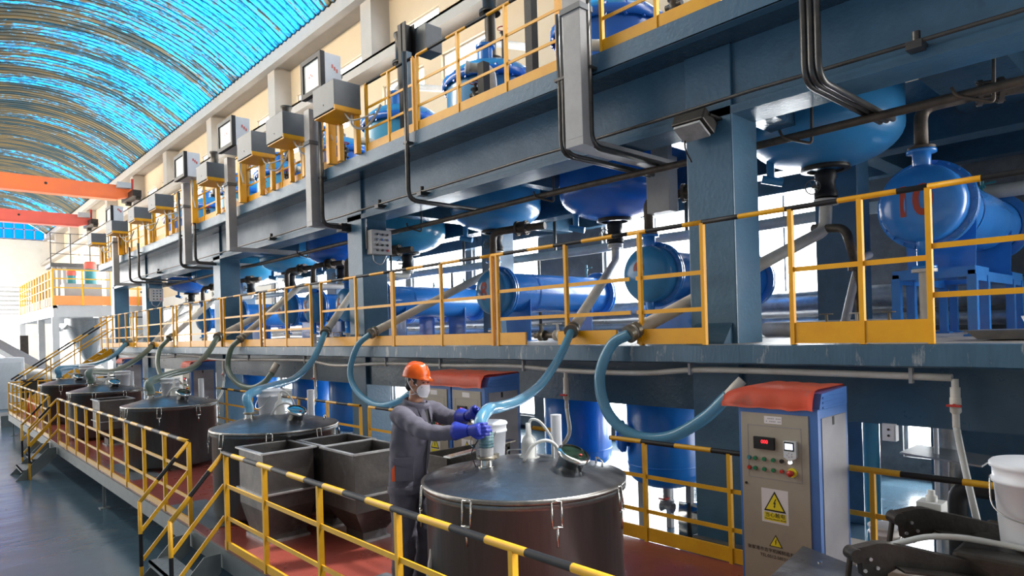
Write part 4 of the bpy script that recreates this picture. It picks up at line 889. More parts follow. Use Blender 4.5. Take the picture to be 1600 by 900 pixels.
ground_vessel('bright blue vessel standing left of the manholed vessel under the deck', 7.0, 6.25, .62, .47, False)
ground_vessel('blue vessel under the deck seen above the second tank lid', 7.0, 12.6, .55, .50, False)
ground_vessel('blue vessel under the deck seen left of the second tank bucket', 7.0, 14.4, .55, .50, False)
ground_vessel('blue vessel under the deck behind the third cabinet', 7.0, 17.6, .55, .50, False)
t = thing('steel_drum', 'short shiny steel drum lying under the manholed blue vessel', 'drum', (6.55, 4.1, 0))
b = MB(); b.lathe([(0, 0), (.22, 0), (.22, .5), (0, .5)], (6.9, 4.55, .24), (.5, -.86, 0), 28); b.build('drum_body', 'chrome', t)
b = MB()
for h in (.1, .4): b.lathe([(.222, h), (.235, h + .01), (.235, h + .04), (.222, h + .05)], (6.9, 4.55, .24), (.5, -.86, 0), 28)
b.build('drum_hoop', 'darksteel', t)
# grey-blue pipes and posts under the deck at the right
for i, (x, y, r, l) in enumerate(((6.9, 2.35, .075, 'pale blue pipe standing under the deck behind the right yellow post'), (7.1, 1.75, .1, 'shiny blue-grey pipe standing under the deck at the right'), (6.6, 1.72, .02, 'thin white pipe standing before the shiny blue-grey pipe'))):
    b = MB(); b.cyl((x, y, 0), (x, y, 2.2), r, 20); b.cyl((x, y, 0), (x, y, .02), r * 1.7, 20); tag(b.build('standing_pipe', ['vessel3', 'pipegrey', 'bucket'][i]), l, 'pipe')
b = MB(); b.box((7.5, 1.0, 0), (7.56, 2.0, 1.9)); b.box((7.5, .9, 1.86), (7.6, 2.05, 1.92)); tag(b.build('blue_tank_panel', 'steelblue'), 'flat blue panel standing under the deck at the far right', 'panel')
b = MB(); b.prism([(6.4, 1.35, 1.38), (6.4, 1.95, 1.42), (6.9, 1.95, 1.42), (6.9, 1.35, 1.38)], (0, 0, .015)); b.box((6.62, 1.64, 0), (6.66, 1.68, 1.38)); tag(b.build('tray_stand', 'galv'), 'thin pale tray on a post under the deck at the right', 'tray')
b = MB(); b.box((5.83, 1.80, 1.62), (5.90, 1.90, 1.76)); b.box((5.822, 1.81, 1.635), (5.832, 1.89, 1.745)); w_ = b.build('socket_box', 'bucket'); tag(w_, 'small white socket box fixed under the girder right of the cabinet', 'socket')
b = MB()
for z in (1.665, 1.715): b.cyl((5.816, 1.85, z), (5.822, 1.85, z), .010, 10)
b.build('socket_holes', 'ink', w_)
# ================================================================== UPPER DECK FITTINGS
def control_box(label, y0, y1, z0=6.1, z1=6.54, x0=4.9, x1=5.36):
    t = thing('control_box', label, 'control box', ((x0 + x1) / 2, (y0 + y1) / 2, z0), 'grey control boxes hung outside the upper rail')
    b = MB(); b.box((x0, y0, z0), (x1, y1, z1), bev=.008); b.build('housing', 'grey', t)
    b = MB(); b.box((x0 + .0, y0 - .006, z0 - .02), (x1, y0 + .02, z0 + .045)); b.box((x0 + .02, y0, z0 - .03), (x1, y1, z0 - .012)); b.build('yellow_tray', 'yellow_strong', t)
    for q in (y0 + .06, y1 - .10):
        b = MB(); b.box((5.30, q, 5.475), (5.38, q + .08, z0 - .03)); b.build('bracket_post', 'yellow_strong', t)
    b = MB(); b.cyl((x0 - .006, (y0 + y1) / 2, z0 + .12), (x0 + .002, (y0 + y1) / 2, z0 + .12), .012, 10); b.build('lock', 'ink', t)
    b = MB(); p = Vector((5.25, y0 + .1, z0 - .02)); b.tube(spline([p, p + Vector((-.03, -.08, -.2)), p + Vector((.05, -.3, -.28)), p + Vector((.12, -.5, -.12)), p + Vector((.15, -.62, .02))]), .018, 8); b.tube(spline([p + Vector((-.12, 0, 0)), p + Vector((-.1, -.2, -.16)), p + Vector((.1, -.5, -.1))]), .013, 8); b.build('cable_loop', 'pipewhite', t)
    return t
CB = [(9.15, 9.85, 'the largest grey control box hung outside the upper rail, nearest the camera'), (11.0, 11.72, 'second grey control box outside the upper rail, dark underneath'), (12.4, 13.13, 'third grey control box outside the upper rail, with an orange edge'),
      (14.9, 15.6, 'fourth grey control box outside the upper rail, behind a display box'), (18.9, 19.6, 'grey control box at the end of the orange crane beam'), (21.05, 21.75, 'grey control box left of the one at the crane beam end'), (23.8, 24.6, 'grey control box under the farthest display box'), (26.9, 27.6, 'farthest grey control box, on the end of the upper deck')]
for a, c, l in CB: control_box(l, a, c, z1=6.54 if a < 14 else 6.47)
def display_box(label, y0, y1, z0, z1, x0=5.0, x1=5.34):
    t = thing('display_box', label, 'display', ((x0 + x1) / 2, (y0 + y1) / 2, z0), 'white display boxes above the upper rail')
    b = MB(); b.box((x0 + .03, y0, z0), (x1, y1, z1), bev=.006); b.build('housing', 'boxwhite', t)
    b = MB(); f = .07
    b.box((x0 - .03, y0 - .01, z0 - .01), (x0 + .05, y0 + f, z1 + .01)); b.box((x0 - .03, y1 - f, z0 - .01), (x0 + .05, y1 + .01, z1 + .01)); b.box((x0 - .03, y0 + f, z1 - f), (x0 + .05, y1 - f, z1 + .01)); b.box((x0 - .03, y0 + f, z0 - .01), (x0 + .05, y1 - f, z0 + f)); b.build('black_frame', 'black', t)
    b = MB(); b.box((x0 - .005, y0 + f - .01, z0 + f - .01), (x0 + .04, y1 - f + .01, z1 - f + .01)); fc = b.build('display_face', 'display', t)
    b = MB()      # small red maker's mark and grey scale lines
    for k in range(3): b.cyl((x0 - .009, y0 + .33 + .05 * k, (z0 + z1) / 2 + .03 * (k % 2)), (x0 - .005, y0 + .33 + .05 * k, (z0 + z1) / 2 + .03 * (k % 2)), .018, 10)
    b.build('red_mark', 'btnred', fc)
    b = MB()
    for k in range(3): b.box((x0 + .17 + .04 * k, y0 - .003, z0 + .38 - .03 * k), (x0 + .20 + .04 * k, y0 + .002, z0 + .44 - .03 * k))
    b.build('side_mark', 'btnred', t)
    b = MB(); b.box((5.24, (y0 + y1) / 2 - .05, 5.47), (5.38, (y0 + y1) / 2 + .05, z0)); b.build('mount_post', 'yellow_strong', t)
    b = MB(); p = Vector((5.2, y0 + .2, z0)); b.tube(spline([p, p + Vector((0, -.05, -.2)), p + Vector((.05, .12, -.4)), p + Vector((.1, .1, -.7))]), .018, 8); b.build('cable', 'pipewhite', t)
for a, c, z0, z1, l in ((9.71, 10.4, 6.56, 7.17, 'white display box with a black frame above the nearest control box'), (13.58, 14.4, 6.55, 7.14, 'white black-framed display box second from the camera, red mark on its face'),
                        (16.7, 17.48, 6.52, 7.10, 'white black-framed display box right of the orange crane beam end'), (24.25, 24.97, 6.5, 7.02, 'farthest white black-framed display box')): display_box(l, a, c, z0, z1)
def trunking(label, y, w, z1, x0=5.16, dp=.17):
    t = thing('cable_trunking', label, 'trunking', (x0 + .1, y + w / 2, 4.5), 'grey cable trunkings clipped to the deck edge')
    b = MB(); b.box((x0, y, 4.58), (x0 + dp, y + w, z1), bev=.006); b.build('riser', 'greylight', t)
    b = MB(); b.box((x0, y, 4.50), (6.9, y + w, 4.58)); b.build('cross_run', 'greylight', t)
    b = MB(); b.box((x0 - .02, y - .02, 5.9), (x0 + dp + .02, y + w + .02, 5.96)); b.build('cover_band', 'grey', t)
for y, w, z1, l in ((4.42, .24, 7.9, 'wide light grey cable trunking crossing the upper deck edge, nearest the camera'), (10.53, .20, 6.5, 'light grey cable trunking under the nearest control box'), (14.4, .20, 6.5, 'light grey cable trunking under the second display box'),
                    (17.42, .18, 6.5, 'light grey cable trunking under the third display box'), (24.95, .22, 6.1, 'farthest light grey cable trunking')): trunking(l, y, w, z1)
# dark conduits that drop over the deck edge and bend under the girder
CO = [((1249, 0), (1256, 85), (1275, 108), (1352, 152), 'bundle of three dark conduits bending under the deck at the upper right', 3, 5.3),
      ((878, 20), (876, 190), (893, 212), (915, 222), 'pair of dark conduits left of the nearest grey trunking', 2, 5.3),
      ((918, 0), (923, 190), (935, 205), (992, 226), 'single dark conduit right of the nearest grey trunking', 1, 5.3),
      ((634, 80), (637, 262), (652, 284), (756, 292), 'dark conduit dropping below the black steel mast and bending under the girder', 1, 5.3),
      ((503, 175), (503, 305), (515, 325), (560, 329), 'thick dark conduit right of the trunking under the nearest control box', 1, 5.3),
      ((305, 290), (305, 385), (312, 397), (333, 399), 'dark conduit right of the trunking under the third display box', 1, 5.3),
      ((281, 300), (282, 395), (286, 402), (292, 405), 'thin dark conduit left of the third column trunking', 1, 5.3),
      ((203, 390), (203, 424), (209, 430), (222, 431), 'far dark conduit bending under the deck, left of a pair', 1, 5.3), ((217, 385), (217, 420), (223, 426), (235, 428), 'far dark conduit bending under the deck, right of a pair', 1, 5.3)]
for a, c, d_, e, l, n, X in CO:
    t = thing('conduit', l, 'conduit', pt(*c, X=X), 'dark conduits over the upper deck edge')
    for k in range(n):
        p0 = pt(*a, X=X); y = pt(*c, X=X).y - .055 * k; zb = pt(*d_, X=X + .1).z - .0
        xe = 6.6 + .25 * (n > 1) if not any(cy - .1 < y < cy + .6 for cy in COLY) else 5.77; b = MB(); b.tube(bent([(X, y, max(p0.z, 5.6)), (X, y, min(4.5, zb)), (xe, y - .05, min(4.5, zb) - .02)], .16), .026 if n > 1 else .034, 10); b.build('conduit_tube', 'conduit', t)
    b = MB(); b.box((X - .03, y - .04, 5.3), (X + .08, y + .055 * n, 5.33)); b.build('clip', 'conduit', t)
# long brown pipe under the upper deck, hung from V-shaped hangers
t = thing('hung_pipe', 'long brown pipe hung below the upper deck along the whole hall', 'pipe', (6.45, 0, 4.43))
b = MB(); b.tube([(6.45, -1 + 28 * k / 30, 4.43 + .01 * math.sin(k)) for k in range(31)], .04, 12); b.build('pipe_run', 'iron', t)
for y in (1.2, 2.65, 6.1, 9.2, 13.5, 17.5, 21.0): b = MB(); b.tube(bent([(6.5, y, 5.2), (6.5, y + .02, 4.33), (6.38, y + .25, 4.42), (6.38, y + .28, 4.5)], .04), .014, 8); b.build('hanger', 'iron', t)
b = MB(); b.tube([(5.72, -1 + 29 * k / 30, 4.72 + .008 * math.sin(k * 2)) for k in range(31)], .018, 8); tag(b.build('cable_line', 'conduit'), 'thin black cable run along the lower edge of the upper girder', 'cable')
for i, (x, y) in enumerate(((5.74, 1.55), (5.74, 8.1), (5.74, 9.3), (5.74, 13.6), (5.74, 19.5), (5.74, 22))):
    b = MB(); b.box((x - .06, y - .05, 4.66), (x + .1, y + .06, 4.72)); b.cyl((x, y, 4.7), (x, y, 4.8), .03, 10)
    tag(b.build('beam_clamp', 'conduit'), 'small dark clamp on the girder lower edge, ' + ['at the upper right', 'left of the conduit below the mast', 'right of the push-button box column', 'between the second and third columns', 'left of the third column', 'far down the hall'][i], 'clamp')
# floodlight on the nearest column
t = thing('flood_lamp', 'dusty rectangular flood lamp fixed to the nearest column just under the girder', 'lamp', (5.6, 3.42, 4.5)); q = Vector((5.60, 3.4, 4.52)); rm = Matrix.Rotation(R(28), 3, 'Y') @ Matrix.Rotation(R(0), 3, 'Z')
b = MB(); b.box(q + Vector((-.12, -.17, -.06)), q + Vector((.12, .17, .07)), rot=rm, bev=.015); b.build('lamp_body', 'darksteel', t)
b = MB(); b.box(q + Vector((-.15, -.14, -.085)), q + Vector((.06, .14, -.06)), rot=rm); b.build('lamp_glass', 'hopperedge', t)
b = MB(); b.box(q + Vector((-.02, -.19, .04)), q + Vector((.19, .19, .06)), rot=None); b.box((5.74, 3.3, 4.56), (5.795, 3.5, 4.60)); b.tube(spline([(5.66, 3.5, 4.58), (5.62, 3.52, 4.35), (5.7, 3.5, 4.2)]), .008, 6); b.build('lamp_bracket', 'darksteel', t)
b = MB(); b.box((5.62, 10.35, 4.42), (5.8, 10.55, 4.56), bev=.01); o_ = b.build('flood_lamp', 'darksteel'); tag(o_, 'small flood lamp on the push-button box column', 'lamp')
# push-button boxes on the columns
def pushbox(label, y, z, s=1.0):
    t = thing('pushbutton_box', label, 'switch box', (6.1, y - .09, z)); x0, x1 = 5.88, 6.27
    b = MB(); b.box((x0, y - .18 * s, z), (x1, y - .005, z + .42), bev=.012); b.build('housing', 'greylight', t)
    for r in range(4):
        for c in range(3):
            b = MB(); p = Vector((x0 + .10 + .10 * c, y - .18 * s, z + .34 - .09 * r)); b.cyl(p, p - Vector((0, .02, 0)), .02, 10); b.build('button', 'chrome' if r < 2 else ('darksteel' if r == 2 or c != 2 else 'btnred'), t)
    b = MB(); b.tube(spline([(x0 + .05, y - .1, z), (x0 + .08, y - .1, z - .12), (x0 + .22, y - .1, z - .16), (x1 - .06, y - .1, z)]), .012, 8); b.tube(bent([(x0 - .02, y - .03, z + .1), (x0 - .02, y - .03, z + .72), (6.5, y - .03, z + .78)], .1), .016, 8); b.build('cable', 'pipegrey', t)
pushbox('grey box with four rows of push buttons on the second column', 9.98, 3.98)
pushbox('small grey box of push buttons on the fourth column, far down the hall', 23.72, 3.9)
# black steel mast with a grey box
t = thing('steel_mast', 'black steel mast with a grey box near its top, standing at the upper rail', 'mast', (5.7, 8.35, 5.47))
b = MB(); b.box((5.62, 8.25, 5.47), (5.64, 8.45, 7.3)); b.box((5.62, 8.33, 5.47), (5.8, 8.36, 7.3)); b.box((5.78, 8.25, 5.47), (5.8, 8.45, 7.3)); b.build('h_beam', 'black', t)
b = MB(); b.box((5.82, 8.0, 6.85), (6.12, 8.3, 7.25), bev=.01); b.build('grey_box', 'grey', t)
b = MB(); b.box((5.44, 7.95, 5.47), (5.52, 8.03, 6.7)); b.build('side_channel', 'steelblue', t)
for i, (x, y, l) in enumerate(((6.3, 6.25, 'black post standing between the rails behind the nearest trunking'), (6.2, 7.15, 'short black post on the upper deck right of the mast'), (6.3, 12.6, 'black post on the upper deck behind the third control box'))):
    b = MB(); b.box((x, y, 5.46), (x + .12, y + .13, [8.2, 6.5, 6.8][i])); b.box((x - .05, y - .05, 5.46), (x + .17, y + .18, 5.48)); tag(b.build('black_post', 'black'), l, 'post')
b = MB(); b.box((5.52, 4.98, 5.47), (5.62, 5.1, 7.6)); tag(b.build('amber_post', 'yellow_strong'), 'broad amber post rising behind the upper rail near the grey trunking', 'post')
# odd pipes and valves on the upper deck
for i, (x, y, z, l) in enumerate(((6.6, 7.6, 6.4, 'pale capped pipe with a rusty end sticking out left of the mast'), (6.7, 11.2, 6.1, 'pale pipe elbow on the upper deck behind the second control box'), (6.7, 5.3, 6.0, 'white pipe sloping down behind the nearest upper rail'), (6.7, 14.0, 6.1, 'pale pipe elbow on the upper deck between two display boxes'), (6.7, 18.3, 6.1, 'pale far pipe elbow on the upper deck'))):
    b = MB(); b.tube(bent([(x + .2, y, 5.46), (x + .2, y + .05, z + .3), (x, y + .35, z + .35)], .2), .075, 12); b.cyl((x, y + .35, z + .35), (x - .05, y + .38, z + .355), .10, 14); tag(b.build('upper_pipe', 'pipewhite'), l, 'pipe')
random.seed(3)
UP = ['under the second display box', 'left of the mast', 'right of the mast', 'near the second control box', 'near the third control box', 'near the fourth control box', 'near the crane beam end', 'near the nearest trunking']
for i, y in enumerate((13.9, 9.1, 7.4, 11.3, 12.7, 15.2, 19.0, 4.0)):
    x = 6.25; t = thing('standing_valve', 'dark standing valve with a red wheel on the upper deck, ' + UP[i], 'valve', (x, y, 5.46), 'standing valves on the upper deck')
    b = MB(); b.cyl((x, y, 5.46), (x, y, 6.25), .03, 10); b.lathe([(.07, 0), (.07, .02), (.045, .03), (.06, .09), (.045, .15), (.07, .16), (.07, .18)], (x, y, 6.0), seg=16); b.cyl((x, y - .1, 6.1), (x, y + .1, 6.1), .035, 10); b.build('valve_body', 'conduit', t)
    b = MB(); b.tube([(x + .08 * math.cos(a), y + .08 * math.sin(a), 6.27) for a in [2 * PI * k / 14 for k in range(15)]], .01, 6); b.bar((x - .08, y, 6.27), (x + .08, y, 6.27), .012, .008); b.build('hand_wheel', 'btnred', t)
# ================================================================== CRANES
def crane(label, y, m, zc=12.27, h=.95):
    t = thing('crane_girder', label, 'crane', (6, y, zc - h / 2), 'overhead crane girders')
    b = MB(); b.box((-1.5, y, zc - h / 2 + .05), (10.3, y + .55, zc + h / 2)); b.prism([(10.3, y, zc - h / 2 + .05), (10.3, y, zc + h / 2), (11.3, y, zc + h / 2 - .25), (11.3, y, zc - h / 2 + .35)], (0, .55, 0)); b.box((-1.5, y - .06, zc - h / 2 - .0), (10.3, y + .61, zc - h / 2 + .05)); b.build('box_girder', m, t)
    b = MB(); b.box((10.9, y - 1.2, zc - .35), (11.4, y + 1.8, zc + .05)); b.cyl((11.1, y - .9, zc - .35), (11.4, y - .9, zc - .35), .2, 16); b.cyl((11.1, y + 1.5, zc - .35), (11.4, y + 1.5, zc - .35), .2, 16); b.build('end_carriage', 'darksteel', t)
    b = MB(); b.box((10.2, y - .5, zc + .25), (11.0, y - .1, zc + .6)); b.build('drive_motor', 'gantrygrey', t)
    b = MB(); b.cyl((11.1, y - .3, zc + .05), (11.1, y - .3, zc + .9), .08, 8); b.build('signal_post', 'btnred', t)
    b = MB(); b.cyl((6.5, y - .02, zc + .1), (6.5, y + .01, zc + .1), .08, 12); b.build('port_hole', 'ink', t)
crane('orange overhead crane girder crossing the hall, nearer one', 48.2, 'orange'); crane('faded red overhead crane girder crossing the hall, farther one', 61.0, 'pink')
b = MB(); b.box((11.45, -2, 11.4), (12.0, 90, 11.66)); b.box((11.5, -2, 11.66), (11.6, 90, 11.72)); tag(b.build('crane_rail_beam', 'creamgrey'), 'pale beam along the back wall that carries the crane rails', 'beam')
# ================================================================== FAR PLATFORM
t = thing('far_platform', 'grey steel platform with orange kick sheets far down the hall, near the left edge', 'platform', (9, 55, 0)); gx0, gx1, gy0, gy1 = 6.7, 11.6, 48.2, 64
b = MB(); b.box((gx0, gy0, 4.25), (gx1, gy0 + .2, 4.95)); b.box((gx0, gy0, 4.25), (gx0 + .2, gy1, 4.95)); b.box((gx0, gy0, 4.8), (gx1, gy1, 4.95)); b.box((gx0, gy1 - .2, 4.25), (gx1, gy1, 4.9)); b.build('platform_beam', 'gantrygrey', t)
b = MB(); b.box((gx0 + .0, gy0 - .03, 4.98), (gx1, gy0, 5.55)); b.build('front_kick_sheet', 'orangesheet', t)
b = MB()
for k in range(16): b.box((gx0 - .03, gy0 + k, 4.98), (gx0, gy0 + k + .8, 5.5))
b.build('side_kick_sheets', 'orangesheet', t)
for x, y in ((gx0 + .1, gy0 + .15), (gx0 + .1, 54), (gx0 + .1, 63.6), (9.3, gy0 + .1), (11.4, gy0 + .1)): b = MB(); b.box((x - .18, y - .15, 0), (x + .18, y + .15, 4.25)); b.build('platform_leg', 'gantrygrey', t)
for z in (6.05, 6.6, 7.15):
    b = MB(); b.bar((gx0, gy0, z), (gx1, gy0, z), .06, .07); b.build('front_rail', 'yellow', t)
    b = MB(); b.bar((gx0, gy0, z), (gx0, gy1, z), .06, .07); b.build('side_rail', 'yellow', t)
for k in range(4): x = gx0 + 4.6 * k / 3; b = MB(); b.box((x - .05, gy0 - .04, 4.95), (x + .05, gy0 + .04, 7.2)); b.build('rail_post', 'yellow', t)
for k in range(1, 13): b = MB(); b.box((gx0 - .05, gy0 + k * 1.25, 4.95), (gx0 + .04, gy0 + k * 1.25 + .08, 7.2)); b.build('rail_post', 'yellow', t)
t = thing('hopper_silo', 'large grey cone hopper hanging under the far platform', 'hopper', (9.4, 50, 1)); b = MB(); b.lathe([(.25, 0), (1.35, 2.2), (1.35, 2.9)], (8.9, 50.2, 1.3), seg=28); b.build('cone', 'galv', t)
b = MB(); b.cyl((8.9, 50.2, .6), (8.9, 50.2, 1.35), .2, 16); b.build('spout', 'galv', t)
t = thing('hopper_silo', 'smaller grey cone hopper near the leg of the far platform', 'hopper', (10.8, 49, 1)); b = MB(); b.lathe([(.2, 0), (.9, 2.0), (.9, 2.9)], (10.8, 52.5, 1.3), seg=24); b.build('cone', 'gantrygrey', t)
for i, (x, s, zt) in enumerate(((7.95, .72, 6.95), (9.0, .95, 7.4))):
    t = thing('agitator_motor', ['smaller teal motor with a red cap on the far platform', 'bigger teal motor with a red cap on the far platform'][i], 'motor', (x, 50, 6))
    b = MB(); b.cyl((x, 50, 5.9), (x, 50, zt), .36 * s, 20); b.build('motor_body', 'teal', t)
    b = MB(); b.lathe([(.38 * s, 0), (.38 * s, .35 * s), (.3 * s, .5 * s), (0, .55 * s)], (x, 50, zt), seg=20); b.build('motor_cap', 'pink', t)
    b = MB(); b.box((x - .5, 49.3, 4.95), (x + .5, 50.7, 6.4)); b.build('tank_block', 'gantrygrey', t)
t = thing('scaffold_tower', 'grey steel scaffold with a railed top standing behind the far platform', 'scaffold', (8.6, 52.5, 4.95)); z2 = 7.65
b = MB(); b.box((7.1, 51.5, z2), (10.4, 54, z2 + .25)); b.build('deck', 'darkpanel', t)
for x in (7.25, 7.55, 7.85, 10.3): b = MB(); b.box((x - .09, 51.6, 4.95), (x + .09, 51.8, z2)); b.build('tower_leg', 'gantrygrey', t)
for z in (8.5, 9.2, 9.85): b = MB(); b.bar((7.1, 51.6, z), (10.4, 51.6, z), .04, .04); b.build('top_rail', 'conduit', t)
for x in (7.1, 8.2, 9.3, 10.4): b = MB(); b.box((x - .03, 51.57, z2), (x + .03, 51.63, 9.87)); b.build('top_post', 'conduit', t)
for i, (x, y) in enumerate(((7.7, 49.8), (8.2, 57))):
    b = MB(); b.lathe([(.05, .35), (.1, .3), (.42, 0), (.0, .02)], (x, y, 3.5), seg=24); b.cyl((x, y, 3.85), (x, y, 4.4), .02, 8); tag(b.build('pendant_lamp', 'gantrygrey'), ['pale pendant lamp under the front of the far platform', 'dark pendant lamp deeper under the far platform'][i], 'lamp')
# clutter on the floor at far left
t = thing('machine_housing', 'white glazed machine housing standing on the floor at the left edge', 'machine', (2.7, 33, 0)); b = MB(); b.box((2.2, 33.5, 0), (3.62, 35, 2.1), bev=.04); b.build('housing', 'boxwhite', t)
b = MB(); b.box((2.3, 33.44, .7), (3.5, 33.5, 1.9)); b.build('window_panel', 'glass', t)
b = MB(); b.box((6.25, 60, 1.75), (6.75, 60.6, 3.3)); b.box((6.42, 60.2, 0), (6.58, 60.4, 1.75)); tag(b.build('loudspeaker_box', 'darksteel'), 'dark box on a post far down the floor at the left', 'box')
b = MB(); b.box((4.0, 58, 1.35), (6.1, 58.2, 1.55)); b.box((6.0, 57.8, 1.0), (6.6, 58.4, 1.75)); b.box((6.2, 58, 0), (6.4, 58.2, 1.0)); tag(b.build('jib_arm', 'orange'), 'orange jib arm reaching in from the left edge', 'crane')
t = thing('long_machine', 'grey hooded machine behind the far end rail of the red platform', 'machine', (4.5, 31, 0)); b = MB(); b.lathe([(0, 0), (.7, 0), (.7, 2.6), (0, 2.6)], (3.4, 31.5, .95), (1, 0, 0), 24); b.box((3.3, 30.8, .0), (6.1, 32.2, .8)); b.build('hood', 'galv', t)
b = MB(); b.box((3.2, 30.7, .3), (3.9, 30.78, 1.3)); b.build('dark_panel', 'darksteel', t)
t = thing('conveyor', 'long grey conveyor sloping down towards the far end rail', 'conveyor', (3.2, 38, 0)); b = MB(); b.bar((1.8, 44, 4.0), (4.6, 36, 1.4), .7, .25); b.build('belt_frame', 'galv', t)
for p in ((2.4, 42.2, 3.3), (4.2, 37.3, 1.7)): b = MB(); b.box((p[0] - .08, p[1] - .08, 0), (p[0] + .08, p[1] + .08, p[2])); b.build('conveyor_leg', 'teal', t)
b = MB(); b.box((2.0, 37.6, 0), (2.7, 38.4, 1.7)); tag(b.build('machine_guard', 'yellow_strong'), 'yellow machine guard behind the far end rail', 'guard')
b = MB(); b.box((2.7, 36, 0), (3.6, 36.8, 1.4)); b.box((2.6, 35.9, 1.4), (3.7, 36.9, 1.5)); tag(b.build('green_machine', 'teal'), 'green machine base behind the far end rail', 'machine')
b = MB(); b.lathe([(0, 0), (.15, 0), (.02, .6), (0, .6)], (2.55, 22.6, .62), seg=16); b.box((2.4, 22.45, .62), (2.7, 22.75, .64)); tag(b.build('traffic_cone', 'orange'), 'orange cone at the far corner of the red platform', 'cone')
# ================================================================== CONTROL CABINETS
def tri(b, x, yc, zc, w, h, th=.0015):
    b.prism([(x, yc + w / 2, zc - h / 2), (x, yc - w / 2, zc - h / 2), (x, yc, zc + h / 2)], (-th, 0, 0))
def bolt(b, x, yc, zc, s, th=.0012):
    P = [(.12, .5), (-.22, -.05), (-.02, -.02), (-.10, -.32), (-.20, -.28), (-.02, -.5), (.13, -.24), (.03, -.26), (.20, .12), (.0, .10), (.30, .5)]
    b.prism([(x, yc - p[0] * s * .7, zc + p[1] * s) for p in P], (-th, 0, 0))
def hazard(parent, x, yc, zc, w, h, words):
    p = MB(); p.box((x - .001, yc - w / 2, zc - h / 2), (x, yc + w / 2, zc + h / 2)); s = p.build('warning_sign', 'signwhite', parent); lab(s, 'white warning sign with a black-edged yellow triangle and a lightning bolt')
    b = MB(); tri(b, x - .0012, yc, zc + h * .14, w * .82, h * .60); b.build('triangle_border', 'ink', s)
    b = MB(); tri(b, x - .0028, yc, zc + h * .125, w * .66, h * .475); b.build('triangle', 'signyellow', s)
    b = MB(); bolt(b, x - .0044, yc, zc + h * .08, h * .27); b.build('lightning_bolt', 'ink', s)
    b = MB(); b.box((x - .002, yc - w * .41, zc - h * .44), (x - .001, yc + w * .41, zc - h * .20)); b.build('caption_bar', 'signyellow', s)
    if words:
        text_mesh('当心触电', w * .19, (x - .003, yc, zc - h * .275), (0, -1, 0), (0, 0, 1), s, 'caption', 'ink', .0003)
        text_mesh('Warning electric shock', w * .085, (x - .003, yc, zc - h * .385), (0, -1, 0), (0, 0, 1), s, 'caption', 'ink', .0003)
